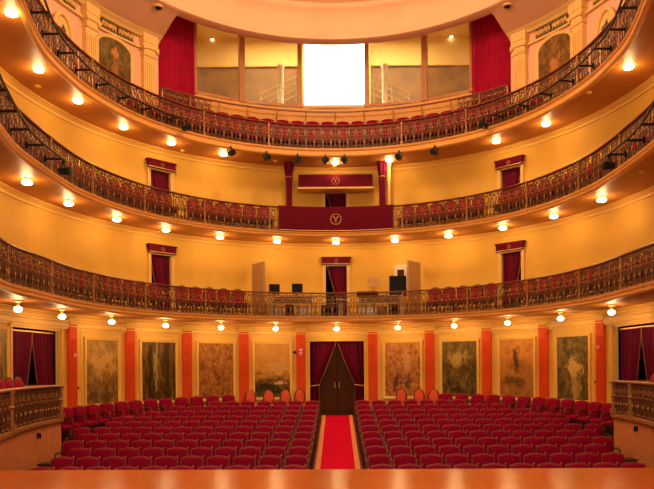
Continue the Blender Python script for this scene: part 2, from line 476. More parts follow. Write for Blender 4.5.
# ------------------------------------------------------------------ ceiling ring, cove, dome, gallery recess
mb = MB()
us = urange(-UEND, UEND)
zr = Z_RING
sweep(mb, [(6.95, zr), (6.62, zr), (6.56, zr + .03), (6.56, zr + .16), (6.62, zr + .20), (6.66, zr + .30), (6.60, zr + .95), (6.50, zr + 1.02), (6.44, zr + 1.10),
           (6.44, zr + 1.20), (6.30, zr + 1.24), (5.6, zr + 1.9), (4.4, zr + 2.6), (3.0, zr + 3.05), (1.5, zr + 3.25), (0.05, zr + 3.3), (0.05, zr + 3.5), (6.95, zr + 3.5)], us)
struct('ceiling', mb, 'peach', True)
# dome closing over the stalls towards the stage is part of the same ring; flat piece between its two ends
mb = MB(); mb.box((0, 12.6, zr + 3.45), (14.5, 9.0, 0.1)); struct('ceiling_front', mb, 'peach')
for sg, nm in ((-1, 'left'), (1, 'right')):
    mb = MB(); a, b = sorted((sg * UJ, sg * UEND))
    sweep(mb, [(6.60, zr), (6.60, zr + .1), (8.1, Z_WT + .6), (8.1, Z_WT + .05), (7.6, Z_WT + .12), (7.0, zr - .06)], urange(a, b))
    struct('ceiling_cove_' + nm, mb, 'peach', True)
# recess behind the curtains: raised row, parapet, its ceiling, jambs
Z_ROWB = 10.88
Z_SILL = EYE + 9.62
RG = 8.45
mb = MB(); sweep(mb, [(7.58, Z_FLR[2]), (7.58, Z_ROWB), (8.6, Z_ROWB), (8.6, Z_FLR[2])], urange(-UJ + .5, UJ - .5))
struct('floor_gallery_step', mb, 'hall_floor')
mb = MB(); sweep(mb, [(RG - .03, Z_ROWB), (RG - .03, Z_SILL - .12), (RG - .08, Z_SILL - .10), (RG - .08, Z_SILL), (RG + .12, Z_SILL), (RG + .12, Z_ROWB)], urange(-UJ - 3, UJ + 3))
struct('wall_gallery_parapet', mb, 'fascia', True)
mb = MB(); sweep(mb, [(6.9, Z_RING + 1.35), (9.0, Z_RING + 1.35), (9.0, Z_RING + 1.5), (6.9, Z_RING + 1.5)], urange(-UJ - 4, UJ + 4))
struct('ceiling_gallery', mb, 'lounge_yellow')
for sg, nm in ((-1, 'left'), (1, 'right')):
    mb = MB(); a, b = sorted((sg * (UJ - .2), sg * (UJ + 1.2)))
    sweep(mb, [(8.0, Z_FLR[2]), (8.0, Z_RING + 1.4), (9.0, Z_RING + 1.4), (9.0, Z_FLR[2])], [a, b])
    struct('trim_jamb_' + nm, mb, 'peach')

# ------------------------------------------------------------------ gallery windows and the lounge behind them
WPX = [197, 244, 302, 369, 427, 474]
WU = [u_at(p, RG) for p in WPX]
Z_WTOP = Z_RING + 1.3
for i in range(5):
    p0 = Vector(at(WU[i], RG, Z_SILL)); p1 = Vector(at(WU[i + 1], RG, Z_SILL))
    mid = (p0 + p1) / 2; dv = p1 - p0; L = dv.length; ang = math.atan2(dv.y, dv.x)
    o = thing('window_%d' % (i + 1), None, None, mid, ang); o['kind'] = 'structure'
    H = Z_WTOP - Z_SILL
    f = MB()
    f.box((-L / 2 + .02, 0, H / 2), (.06, .14, H)); f.box((L / 2 - .02, 0, H / 2), (.06, .14, H))
    f.box((0, 0, .05), (L - .02, .14, .10)); f.box((0, 0, H - .05), (L - .02, .14, .10))
    f.build('window_frame', 'ivory' if i == 2 else 'mullion', o)
    g = MB(); g.box((0, 0.0, H / 2), (L - .08, .012, H - .18)); g.build('window_pane', 'window_glass', o)
for i in range(6):
    mb = MB(); W = 0.19 if i in (1, 4) else (0.15 if i in (2, 3) else 0.10)
    H = Z_WTOP - Z_SILL
    mb.box((0, 0, H / 2), (W, .20, H)); mb.box((0, -.02, .06), (W + .05, .24, .12))
    o = struct('trim_mullion_%d' % (i + 1), mb, 'mullion'); o.location = at(WU[i], RG, Z_SILL); o.rotation_euler = (0, 0, rot(WU[i]))
# lounge room: back wall in two bands, side walls, ceiling, floor
YB = 30.6
mb = MB(); mb.box((0, YB + .1, 14.0), (12.6, .2, 3.5)); struct('wall_lounge_stone', mb, 'brown_stone')
mb = MB(); mb.box((0, YB + .06, 16.4), (12.6, .28, 1.3)); struct('wall_lounge_upper', mb, 'lounge_yellow')
mb = MB(); mb.box((0, YB - .06, 15.72), (12.6, .10, .07)); struct('trim_lounge_line', mb, 'ivory')
for sx, nm in ((-1, 'left'), (1, 'right')):
    mb = MB(); mb.box((sx * 6.2, 27.6, 14.2), (.2, 6.2, 5.4)); struct('wall_lounge_' + nm, mb, 'lounge_yellow')
mb = MB(); mb.box((0, 28.2, 16.95), (12.6, 5.2, .12)); struct('ceiling_lounge', mb, 'lounge_yellow')
mb = MB(); mb.box((0, 28.6, Z_SILL - .5), (12.6, 4.2, .12)); struct('floor_lounge', mb, 'hall_floor')
l = area('lounge_light', (0, 28.6, 16.6), (0, 28.9, 12), 8, 1.5, 420, (1.0, 0.78, 0.40))
# the bright daylight window in the lounge's back wall, straight behind the middle pane
o = thing('window_6', None, None, (0.05, YB - .15, 12.35), 0); o['kind'] = 'structure'
dz0, dz1 = 0.0, 4.3
mb = MB(); mb.box((0, 0, 2.24), (2.72, .03, 4.5)); mb.build('window_pane', 'daylight', o)
mb = MB(); 
for sx in (-1, 1): mb.box((sx * 1.41, -.02, 2.1), (.14, .14, 4.3))
mb.box((0, -.02, .0), (2.9, .14, .16)); mb.build('window_frame', 'ivory', o)

# things seen through the gallery glass: posts, stair rails, ceiling spots
for i, px in enumerate((283, 387)):
    X = (px - 337) / FPX * 28.8
    o = MB().lathe([(.16, 0), (.16, .08), (.115, .12), (.115, 2.95), (.15, 3.0), (.15, 3.08)], 16).build('lounge_post', 'white', None, True)
    o.location = (X, 28.8, Z_SILL - .44)
    tag(o, ('white post behind the glass between the wide curtain pane and the bright window, near the stair rail',
            'white post behind the glass just beyond the bright window on the equipment side')[i], 'post')
o['label'] = 'white round post behind the glass on the right of the bright window'
bpy.data.objects['lounge_post']['label'] = 'white round post behind the glass on the left of the bright window'
for sg, lab in ((-1, 'pale sloping stair railing behind the glass left of the bright window'), (1, 'pale sloping stair railing behind the glass right of the bright window')):
    t = thing('stair_railing', lab, 'railing', (sg * 2.0, 27.6, Z_SILL - .44))
    for k in range(4):
        z = .89 + .24 * k
        mb = MB(); mb.tube([(sg * -.55, 0, z + .55), (sg * .9, 0, z - .15)], .018, 6); mb.build('rail', 'white', t)
    for x in (-.5, .2, .85):
        mb = MB(); mb.tube([(sg * x, 0, 0), (sg * x, 0, 2.09 - .48 * (x + .55))], .025, 6); mb.build('baluster', 'white', t)
for i, (px, py) in enumerate(((215, 38), (271, 49), (401, 46), (454, 37))):
    h = 16.88 - EYE; D = h * FPX / (370 - py); 
    t = thing('ceiling_downlight', ('small ceiling spot behind the glass pane beside the left red curtain', 'small ceiling spot behind the glass pane left of the bright window',
              'small ceiling spot behind the glass pane right of the bright window', 'small ceiling spot behind the glass pane beside the right red curtain')[i], 'spotlight', ((px - 337) / FPX * D, D, 16.885), 0)
    MB().lathe([(.10, 0), (.10, -.02), (.075, -.03)], 12).build('ring', 'ivory', t)
    MB().lathe([(.072, -.031), (.06, -.05), (.02, -.06)], 12).build('bulb', 'spot_glow', t, True)

# ------------------------------------------------------------------ curtains
def cloth(mb, wfun, h, folds, depth, nx=40, nz=14, hand=1, z0=0.0, yoff=0.0):
    """pleated sheet hung from z0+h, anchored at x=0, wide towards side*x; wfun(t) gives its width from top (t=0) to bottom (t=1)"""
    vs = []; fs = []
    for j in range(nz + 1):
        t = j / nz; W = wfun(t)
        for i in range(nx + 1):
            s = i / nx
            d = depth * (0.65 + 0.35 * math.sin(7.1 * s + 1.3)) * (0.8 + .4 * t)
            vs.append((hand * W * s, yoff + d * math.sin(2 * PI * folds * s + .5 * math.sin(3 * t)), z0 + h * (1 - t)))
    for j in range(nz):
        for i in range(nx):
            a = j * (nx + 1) + i; fs.append((a, a + 1, a + nx + 2, a + nx + 1))
    return mb.add(vs, fs)
def tied(wtop, wtie, wbot, tie):
    def f(t):
        if t < tie:
            q = t / tie; return wtop + (wtie - wtop) * (q ** 1.15)
        q = (t - tie) / (1 - tie); return wtie + (wbot - wtie) * math.sin(q * PI / 2)
    return f
def tied_curtain(t, hand, wtop, wtie, wbot, tie, h, x0, z0, material, folds=5, yoff=0.0, name='curtain_panel'):
    f = tied(wtop, wtie, wbot, tie)
    mb = MB(); cloth(mb, f, h, folds, .045, 36, 16, hand, z0, yoff)
    for i in range(len(mb.v)): mb.v[i] = (mb.v[i][0] + x0, mb.v[i][1], mb.v[i][2])
    p = mb.build(name, material, t, True)
    g = MB(); g.tube([(x0 + hand * f(q / 16), yoff - .03, z0 + h * (1 - q / 16)) for q in range(17)], .010, 6); g.build('gold_edge', 'bronze_gold', p)
    zt = z0 + h * (1 - tie)
    tb = MB(); n = 16
    tb.tube([(x0 + hand * (wtie / 2 + (wtie / 2 + .03) * math.cos(2 * PI * k / n)), yoff + .075 * math.sin(2 * PI * k / n), zt + .02 * math.cos(2 * PI * k / n)) for k in range(n)], .022, 6, closed=True)
    tb.build('tieback', 'gold_trim', p)
    return p

def niche(name, u, r, wd, z0, z1, depth=1.0, m='dark'):
    mb = MB(); hw = wd / 2
    # open-fronted passage behind the opening
    for (c, d) in (((-hw - .05, depth / 2, (z0 + z1) / 2), (.1, depth, z1 - z0)), ((hw + .05, depth / 2, (z0 + z1) / 2), (.1, depth, z1 - z0)),
                   ((0, depth + .05, (z0 + z1) / 2), (wd + .2, .1, z1 - z0)), ((0, depth / 2, z1 + .05), (wd + .2, depth, .1)), ((0, depth / 2, z0 - .05), (wd + .2, depth, .1))):
        mb.box((c[0], c[1] + .1, c[2]), d)
    o = struct(name, mb, m); o.location = at(u, r, 0); o.rotation_euler = (0, 0, rot(u)); return o
def door_frame(name, u, r, wd, z0, z1, m='ivory', bw=0.13):
    mb = MB(); hw = wd / 2
    for sx in (-1, 1): mb.box((sx * (hw + bw / 2 - .01), -.03, (z0 + z1) / 2), (bw, .10, z1 - z0)); mb.box((sx * (hw + bw - .02), -.055, (z0 + z1) / 2), (.04, .10, z1 - z0))
    mb.box((0, -.03, z1 + bw / 2 - .01), (wd + 2 * bw, .10, bw)); mb.box((0, -.06, z1 + bw - .02), (wd + 2 * bw + .04, .12, .05))
    o = struct(name, mb, m); o.location = at(u, r, 0); o.rotation_euler = (0, 0, rot(u)); return o

# ground floor: centre doorway with wooden double door
zd0 = plat_z(26)
niche('door_1', 0, RW, 1.98, zd0, 3.80, 0.9)
door_frame('trim_door_1', 0, RW, 1.98, zd0, 3.80, 'wall_cream', .16)
mb_thing = thing('double_door', 'dark brown panelled wooden double door at the end of the red carpet', 'door', at(0, RW + .45, zd0))
for sx in (-1, 1):
    mb = MB(); mb.box((sx * .495, 0, 1.32), (.97, .05, 2.64))
    leaf = mb.build('door_leaf', 'dark_wood', mb_thing)
    for (z, hh) in ((.45, .62), (1.18, .55), (2.05, .85)):
        p = MB(); p.box((sx * .495, -.035, z), (.64, .03, hh)); p.box((sx * .495, -.055, z), (.52, .02, hh - .14)); p.build('door_panel', 'dark_wood', leaf)
    hd = MB(); hd.tube([(sx * .08, -.03, 1.2), (sx * .08, -.07, 1.2), (sx * .08, -.07, 1.0), (sx * .08, -.03, 1.0)], .012, 6); hd.build('door_handle', 'gold', leaf)
t = thing('door_curtain', 'pair of wine red curtains tied back in the doorway at the carpet end', 'curtain', at(0, RW + .17, zd0))
for sg in (-1, 1):
    tied_curtain(t, -sg, .95, .30, .34, .60, 2.66, sg * .97, .03, 'curtain_wine', 6)
mb = MB(); mb.tube([(-.98, 0, 2.70), (.98, 0, 2.70)], .022, 8); mb.build('curtain_rod', 'dark_wood', t)
# boxes' doorways
for sg, nm in ((-1, 'left'), (1, 'right')):
    a, b = U_BOXDOOR
    if sg > 0: a, b = -b, -a
    uc = (a + b) / 2; W = 2 * RW * math.sin(R_(abs(b - a)) / 2) + .0
    zb = plat_z(18.5)
    i = 2 if sg < 0 else 3
    niche('door_%d' % i, uc, RW, W - .02, zb, 3.93, 1.0)
    door_frame('trim_door_%d' % i, uc, RW, W - .05, zb, 3.90, 'cornice', .10)
    t = thing('box_curtain', 'pair of wine red curtains parted behind the side box by the %s' % ('misty landscape painting' if sg < 0 else 'green grey storm painting'), 'curtain', at(uc, RW + .10, zb), rot(uc))
    for s2 in (-1, 1):
        tied_curtain(t, -s2, W * .485, W * .27, W * .2, .80, 3.93 - zb - .14, s2 * (W / 2 - .06), .03, 'curtain_wine', 7)
    mb = MB(); mb.tube([(-W / 2 + .05, 0, 3.93 - zb - .10), (W / 2 - .05, 0, 3.93 - zb - .10)], .03, 8); mb.build('curtain_rod', 'gold', t)

# doors on the two yellow walls
def emblem(parent, r, z, y, x=0.0, m='gold', thick=.012):
    """a Y inside a ring of laurel leaves"""
    mb = MB(); n = 20
    mb.tube([(x + r * math.cos(2 * PI * k / n), y, z + r * math.sin(2 * PI * k / n)) for k in range(n)], thick * .7, 5, closed=True)
    for sx in (-1, 1):
        for k in range(7):
            a = R_(-80 + k * 24); cx = x + sx * r * math.cos(a); cz = z + r * math.sin(a)
            d = a + R_(60)
            mb.tube([(cx, y - .004, cz), (cx + sx * r * .16 * math.cos(d), y - .004, cz + r * .16 * math.sin(d)), (cx + sx * r * .34 * math.cos(d), y - .004, cz + r * .34 * math.sin(d))], [thick * .5, thick * 1.3, thick * .3], 5)
    for sx in (-1, 1):
        mb.tube([(x + sx * r * .42, y, z + r * .48), (x + sx * r * .2, y, z + r * .22), (x, y, z - r * .02)], thick * 1.5, 5)
        mb.tube([(x + sx * r * .28, y, z + r * .50), (x + sx * r * .56, y, z + r * .50)], thick, 5)
    mb.tube([(x, y, z), (x, y, z - r * .5)], thick * 1.5, 5); mb.tube([(x - r * .18, y, z - r * .5), (x + r * .18, y, z - r * .5)], thick, 5)
    mb.build('emblem', m, parent)
dn = 4
for lv, zf in enumerate(Z_FLR[:2]):
    for c in (-DOOR_U, 0, DOOR_U):
        top = DTOP[lv][c != 0]; pz = top + .04
        niche('door_%d' % dn, c, RW, .78, zf, zf + top, 1.1)
        door_frame('trim_door_%d' % dn, c, RW, .78, zf, zf + top, 'ivory', .10)
        where = {-DOOR_U: 'left', 0: 'centre', DOOR_U: 'right'}[c]; lev = ('lower', 'middle')[lv]
        t = thing('door_curtain', 'red curtain swept aside in the %s doorway of the %s balcony' % (where, lev), 'curtain', at(c, RW + .06, zf + .02), rot(c))
        s = -1 if c <= 0 else 1
        tied_curtain(t, s, .74 if c else .70, .50 if c else .36, .40 if c else .30, .62, top - .04, -s * .38, 0, 'curtain_wine', 5)
        if not (lv == 1 and c == 0):
            t = thing('pelmet', 'wine red pelmet board with gold emblem over the %s doorway of the %s balcony' % (where, lev), 'pelmet', at(c, RW - .10, zf + pz), rot(c))
            mb = MB(); mb.prism([(-.51, .0), (.51, .0), (.51, .22), (-.51, .22)], -.07, .06); mb.build('board', 'banner_red', t)
            mb = MB(); mb.box((0, -.005, .245), (1.08, .17, .05)); mb.build('top_moulding', 'banner_red', t)
            mb = MB(); mb.box((0, -.076, .02), (1.0, .012, .02)); mb.build('gold_braid', 'gold_trim', t)
            emblem(t, .065, .12, -.078, 0, 'bronze_gold', .005)
        dn += 1

# ------------------------------------------------------------------ ground pilasters, panel mouldings, paintings
PIL = [72, 130, 187, 244, 301, 373, 430, 487, 544, 601]
for i, px in enumerate(PIL):
    u = u_at(px, RW - .05); x, y = P(u, RW); zb = plat_z(y) 
    mb = MB(); zt = Z_SOF[0] - .20; hw = .165
    mb.box((0, -.04, (zt + zb + .2) / 2), (2 * hw, .14, zt - zb - .2), 0, 0)
    for k in range(4): mb.box((-.105 + .07 * k, -.118, (zt + zb) / 2), (.035, .02, zt - zb - 1.0), 0, 0)
    mb.box((0, -.06, zb + .12), (2 * hw + .08, .2, .24), 0, 1); mb.box((0, -.05, zb + .27), (2 * hw + .04, .17, .06), 0, 1)
    for (z, wd, dp, hh) in ((zt - .14, .35, .165, .025), (zt - .05, .39, .20, .06), (zt + .01, .44, .24, .06), (zt + .06, .50, .28, .06)):
        mb.box((0, -.04, z), (wd, dp, hh), 0, 1)
    o = struct('trim_pilaster_%d' % (i + 1), mb, ['pilaster_red', 'wall_cream']); o.location = (x, y, 0); o.rotation_euler = (0, 0, rot(u))
for sg, nm in ((-1, 'left'), (1, 'right')):
    mb = MB(); vs = []; fs = []; us = urange(sg * 7.6, sg * 98)
    for u in us:
        for r, dz in ((7.90, -.1), (7.90, .40), (7.93, .43), (8.0, .43), (8.0, -.1)):
            x, y = P(u, r); vs.append((x, y, plat_z(y) + dz))
    for i in range(len(us) - 1):
        for k in range(5): fs.append((i * 5 + k, i * 5 + (k + 1) % 5, i * 5 + 5 + (k + 1) % 5, i * 5 + 5 + k))
    mb.add(vs, fs); struct('baseboard_' + nm, mb, 'seat_wood')
# entablature under the first soffit
mb = MB(); zs = Z_SOF[0]
sweep(mb, [(7.99, zs - .18), (7.86, zs - .18), (7.86, zs - .22), (7.90, zs - .25), (7.90, zs - .36), (7.93, zs - .38), (7.93, zs - .42), (7.99, zs - .42)], urange(-UEND, UEND))
struct('trim_frieze', mb, 'cornice', True)

painting_mat('paint_mist', [(.25, (.10, .055, .02)), (.5, (.30, .19, .07)), (.72, (.52, .36, .15))], ((.44, .30, .12), .8), ((.10, .06, .02), .15), 2.6, .5, [(.5, .66, .34, .22, (.62, .45, .20), .75), (.5, .12, .7, .08, (.06, .04, .015), .6)], seed=1.3)
painting_mat('paint_forest', [(.3, (.025, .02, .008)), (.5, (.09, .055, .018)), (.7, (.26, .13, .04))], ((.22, .15, .06), .85), ((.04, .03, .012), .2), 3.2, .35, [(.42, .62, .08, .32, (.42, .38, .18), .75), (.25, .5, .07, .6, (.03, .02, .008), .8), (.74, .5, .10, .6, (.04, .025, .01), .7)], (2.2, 1, .8), 2.1)
painting_mat('paint_autumn', [(.25, (.12, .045, .015)), (.45, (.32, .14, .045)), (.6, (.46, .20, .07)), (.8, (.55, .36, .16))], ((.40, .22, .09), .8), ((.16, .07, .02), .2), 5.5, .35, None, (1, 1, 1), 3.7)
painting_mat('paint_hills', [(.3, (.34, .17, .06)), (.55, (.54, .31, .11)), (.75, (.70, .46, .18))], ((.58, .34, .12), .5), ((.035, .03, .012), .30), 2.2, .75, [(.30, .17, .75, .13, (.025, .028, .012), .92), (.72, .27, .20, .035, (.70, .52, .30), .8), (.7, .55, .35, .12, (.66, .50, .24), .6)], (1, 1, 2.0), 4.4)
painting_mat('paint_figures', [(.25, (.12, .06, .05)), (.45, (.40, .16, .07)), (.6, (.52, .27, .11)), (.8, (.60, .40, .22))], ((.46, .24, .10), .8), ((.24, .11, .06), .2), 5.0, .3, [(.30, .30, .12, .17, (.05, .03, .05), .85), (.62, .33, .10, .15, (.06, .03, .05), .8), (.6, .62, .10, .24, (.62, .42, .22), .6)], seed=5.2)
painting_mat('paint_dusk', [(.3, (.04, .032, .012)), (.5, (.12, .09, .035)), (.72, (.30, .22, .09))], ((.20, .15, .06), .8), ((.04, .03, .01), .25), 3.4, .4, [(.45, .70, .22, .13, (.50, .40, .17), .8)], seed=6.9)
painting_mat('paint_tower', [(.28, (.20, .09, .03)), (.5, (.46, .22, .07)), (.75, (.62, .33, .11))], ((.60, .30, .09), .7), ((.18, .10, .035), .2), 3.0, .5, [(.50, .62, .10, .26, (.06, .035, .015), .9), (.45, .30, .36, .08, (.07, .05, .02), .75)], seed=8.1)
painting_mat('paint_storm', [(.28, (.05, .045, .02)), (.5, (.14, .11, .05)), (.72, (.34, .25, .11))], ((.16, .13, .06), .8), ((.07, .06, .025), .2), 3.4, .4, [(.55, .52, .20, .14, (.66, .52, .24), .9), (.62, .2, .14, .16, (.50, .38, .17), .7)], seed=9.6)
painting_mat('paint_side', [(.28, (.10, .08, .03)), (.5, (.26, .18, .07)), (.72, (.45, .33, .14))], ((.34, .25, .10), .8), ((.10, .08, .03), .2), 3.0, .4, None, seed=11.0)
painting_mat('paint_saint', [(.28, (.03, .035, .018)), (.5, (.09, .08, .04)), (.75, (.24, .18, .08))], ((.20, .17, .08), .8), ((.14, .08, .03), .2), 3.2, .35, [(.5, .40, .13, .36, (.36, .17, .07), .8), (.52, .76, .09, .08, (.52, .30, .14), .8)], seed=12.5)
painting_mat('paint_gilt', [(.28, (.05, .035, .018)), (.5, (.15, .095, .04)), (.75, (.34, .20, .07))], ((.20, .14, .06), .8), ((.18, .10, .04), .2), 3.4, .35, [(.5, .42, .16, .34, (.50, .27, .10), .75), (.25, .2, .12, .16, (.06, .05, .03), .7)], seed=14.2)
def painting(name_label, m, u, r, z0, z1, W, frame='cornice', arch=False, cat='painting', fw=.085):
    x, y = P(u, r)
    t = thing('wall_painting', name_label, cat, (x, y, z0), rot(u))
    H = z1 - z0
    def outline(hw, h0, h1, ar):
        pts = [(-hw, h0), (hw, h0)]
        if arch:
            for k in range(13):
                a = PI * k / 12; pts.append((hw * math.cos(a), h1 - ar + ar * math.sin(a)))
        else: pts += [(hw, h1), (-hw, h1)]
        return pts
    o1 = outline(W / 2 + fw, -fw, H + fw, .34); o0 = outline(W / 2, 0, H, .30)
    n = len(o1); mb = MB()
    vs = [(a, -.075, b) for a, b in o1] + [(a, -.05, b) for a, b in o0] + [(a, .04, b) for a, b in o1] + [(a, .04, b) for a, b in o0]
    fs = []
    for i in range(n):
        j = (i + 1) % n
        fs += [(i, j, n + j, n + i), (i, 2 * n + i, 2 * n + j, j), (n + i, n + j, 3 * n + j, 3 * n + i)]
    mb.add(vs, fs); mb.build('picture_frame', frame, t)
    mb = MB(); mb.prism(outline(W / 2 + .004, -.004, H + .004, .30), -.03, .03); mb.build('canvas', m, t)
    return t
PTS = [(101, 'paint_mist', 'misty pale landscape painting beside the curtained side box'), (158, 'paint_forest', 'dark forest painting with a light gap between tree trunks'),
       (215.5, 'paint_autumn', 'reddish brown autumn foliage painting on the back wall'), (272, 'paint_hills', 'painting of yellow sky over dark hills behind the orange chairs'),
       (403, 'paint_figures', 'ochre painting with small dark figures above the orange chairs'), (460, 'paint_dusk', 'dark olive painting with a pale glow near its top'),
       (517.5, 'paint_tower', 'painting of a dark tower shape on an orange sky'), (574, 'paint_storm', 'green grey storm painting with a pale burst at its middle')]
for px, m, lab in PTS:
    u = u_at(px, RW); painting(lab, m, u, RW - .03, 1.80, 3.70, 1.27)
    # raised yellow panel moulding round each painting
    mb = MB(); x, y = P(u, RW)
    for (hw, z0, z1, t_) in ((.80, 1.55, 3.93, .045),):
        for sx in (-1, 1): mb.box((sx * hw, -.025, (z0 + z1) / 2), (t_, .07, z1 - z0))
        mb.box((0, -.02, z1), (2 * hw + t_, .07, t_)); mb.box((0, -.02, z0), (2 * hw + t_, .07, t_))
    o = struct('trim_panel_moulding_%d' % (PTS.index((px, m, lab)) + 1), mb, 'cornice'); o.location = (x, y, 0); o.rotation_euler = (0, 0, rot(u))
painting('narrow olive painting at the very edge behind the side box chairs', 'paint_side', -99.5, RW - .03, 1.80, 3.80, 1.3)

# signs and small dark plates on the pilasters
u = u_at(300.5, RW - .05)
t = thing('wall_sign', 'pink and white safety sign on the pilaster beside the carpet doorway', 'sign', at(u, RW - .16, 3.24), rot(u))
MB().box((0, 0, .16), (.17, .015, .31)).build('plate', 'sign_pink', t)
mb = MB()
mb.box((0, -.009, .245), (.11, .004, .05)); 
n = 14
mb.tube([(.045 * math.cos(2 * PI * k / n), -.009, .12 + .045 * math.sin(2 * PI * k / n)) for k in range(n)], .012, 4, closed=True)
mb.build('symbol', 'sign_white', t)
for px, py, lab in ((72, 353, 'small pink plate on the pilaster beside the side box nearest the misty painting'), (601.5, 349, 'small pink plate on the pilaster between the storm painting and the side box')):
    u = u_at(px, RW - .05); x, y = P(u, RW - .16); z = EYE + (370 - py) * y / FPX
    t = thing('wall_sign', lab, 'sign', (x, y, z - .07), rot(u))
    MB().box((0, 0, .07), (.15, .015, .14)).build('plate', 'sign_pink', t); MB().box((0, -.009, .07), (.09, .004, .03)).build('symbol', 'sign_white', t)
for px, py, lab in ((77, 386, 'small dark buzzer on the moulding below the misty landscape painting'), (295, 352, 'small dark buzzer beside the pink and white safety sign'), (596.5, 384, 'small dark buzzer on the wall below the storm painting')):
    u = u_at(px, RW - .06); x, y = P(u, RW - .005); z = EYE + (370 - py) * y / FPX
    o = MB().lathe([(.055, -.02), (.055, -.03), (.03, -.05), (.045, -.08), (.03, -.11), (.005, -.115)], 10, axis='y').build('wall_buzzer', 'black_metal', None, True)
    o.location = (x, y, z); o.rotation_euler = (0, 0, rot(u)); tag(o, lab, 'buzzer')

# ------------------------------------------------------------------ gallery side walls: pilasters, entablature, framed paintings
for sg, nm in ((-1, 'left'), (1, 'right')):
    for i, dpx in enumerate((188, 247, 300)):
        u = u_at(337 + sg * dpx, RW); x, y = P(u, RW); zb, zt = Z_FLR[2], Z_WT
        mb = MB(); hw = .22
        mb.box((0, -.07, (zb + zt) / 2), (2 * hw, .2, zt - zb))
        for k in range(5): mb.box((-.16 + .08 * k, -.18, (zb + zt) / 2 - .1), (.04, .03, zt - zb - 1.5))
        for (z, wd, dp, hh) in ((zt - .62, .50, .26, .05), (zt - .50, .46, .24, .16), (zt - .36, .58, .32, .10), (zt - .26, .52, .30, .10), (zt - .08, .56, .34, .30)):
            mb.box((0, -.08, z), (wd, dp, hh))
        for s2 in (-1, 1): mb.lathe([(.07, -.18), (.07, .02)], 10, (s2 * .23, -.1, zt - .40), 'y')
        mb.box((0, -.08, zb + .3), (.54, .28, .6))
        o = struct('trim_gallery_pilaster_%s_%d' % (nm, i + 1), mb, 'ivory'); o.location = (x, y, 0); o.rotation_euler = (0, 0, rot(u))
    a, b = sorted((sg * UJ, sg * UEND)); mb = MB()
    zt = Z_WT
    sweep(mb, [(7.99, zt + .16), (7.68, zt + .16), (7.68, zt + .10), (7.74, zt + .05), (7.82, zt + .02), (7.86, zt - .05), (7.99, zt - .06)], urange(a, b)); 
    sweep(mb, [(7.99, zt - .42), (7.90, zt - .42), (7.90, zt - .36), (7.99, zt - .36)], urange(a, b))
    struct('trim_entablature_' + nm, mb, 'ivory', True)
    # frieze panels of green leaf ornament between the pilasters
    k = 0
    for (d0, d1, cnt) in ((202, 236, 2), (258, 292, 2)):
        for q in range(cnt):
            dm = d0 + (d1 - d0) * (q + .5) / cnt; u = u_at(337 + sg * dm, RW); x, y = P(u, RW)
            W = .50 if d0 < 250 else .36
            mb = MB()
            mb.box((0, -.02, zt - .2), (W + .08, .05, .30), 0, 0)
            for s2 in (-1, 1):
                for j in range(4):
                    cx = s2 * W * (.08 + .12 * j)
                    mb.tube([(cx, -.05, zt - .2 - .08 * (-1) ** j), (cx + s2 * W * .08, -.055, zt - .2), (cx + s2 * W * .1, -.05, zt - .2 + .09 * (-1) ** j)], [.012, .04, .012], 6, mi=1)
            mb.lathe([(.055, -.075), (.055, -.03)], 10, (0, 0, zt - .2), 'y', 1)
            o = tag(mb.build('frieze_ornament', ['green_motif', 'gold_trim'], None),
                    'green leaf ornament in gallery frieze %s, %s side' % ((('above the painting near the curtain', 'above the painting away from the curtain') if d0 < 250 else ('above the medallion nearer the painting', 'above the medallion farther out'))[q], nm), 'ornament')
            x, y = P(u, RW - .05); o.location = (x, y, 0); o.rotation_euler = (0, 0, rot(u))
    u = u_at(337 + sg * 221, RW)
    painting(('dark arched painting of a standing robed figure in the upper gallery', 'brown arched painting of a seated draped figure in the upper gallery')[0 if sg < 0 else 1],
             'paint_saint' if sg < 0 else 'paint_gilt', u, RW - .03, Z_FLR[2] + .9, Z_WT - .52, 1.26, 'ivory', True, fw=.09)
    # oval medallion further round, with a green leaf at its heart
    u = u_at(337 + sg * 275, RW); x, y = P(u, RW)
    t = thing('medallion', 'oval plaster medallion with a green leaf on the %s gallery wall' % nm, 'medallion', (*P(u, RW - .075), Z_WT - 1.35), rot(u))
    mb = MB(); n = 24
    mb.tube([(.40 * math.cos(2 * PI * k / n), -.04, .62 * math.sin(2 * PI * k / n)) for k in range(n)], .06, 8, closed=True); mb.build('rim', 'ivory', t, True)
    mb = MB(); mb.prism([(.38 * math.cos(2 * PI * k / n), .60 * math.sin(2 * PI * k / n)) for k in range(n)], -.02, .02); mb.build('field', 'ivory', t)
    mb = MB()
    for k in range(6):
        a = R_(20 + 60 * k); mb.tube([(0, -.035, 0), (.10 * math.cos(a), -.05, .16 * math.sin(a)), (.20 * math.cos(a), -.035, .34 * math.sin(a))], [.02, .075, .01], 6)
    mb.build('leaf', 'green_motif', t, True)
    # corner spandrel ornaments
    for s2 in (-1, 1):
        for s3 in (-1, 1):
            pass
    # red curtain hung beside the windows
    ua, ub = (u_at(151, 8.29), WU[0] - .4) if sg < 0 else (WU[5] + .4, u_at(523, 8.29))
    p0 = Vector(at(ua, 8.29, Z_ROWB + .02)); p1 = Vector(at(ub, 8.29, Z_ROWB + .02)); dv = p1 - p0
    t = thing('stage_curtain' if False else 'window_curtain', 'tall pleated crimson curtain on the %s end of the gallery windows' % nm, 'curtain', p0, math.atan2(dv.y, dv.x))
    mb = MB(); Lc = dv.length; cloth(mb, lambda q: Lc, Z_RING + 1.2 - Z_ROWB, 9, .045, 90, 8, 1, 0, 0); mb.build('curtain_panel', 'curtain_red', t, True)
    mb = MB(); mb.tube([(0, 0, Z_RING + 1.22 - Z_ROWB), (Lc, 0, Z_RING + 1.22 - Z_ROWB)], .03, 8); mb.build('curtain_rod', 'gold', t)
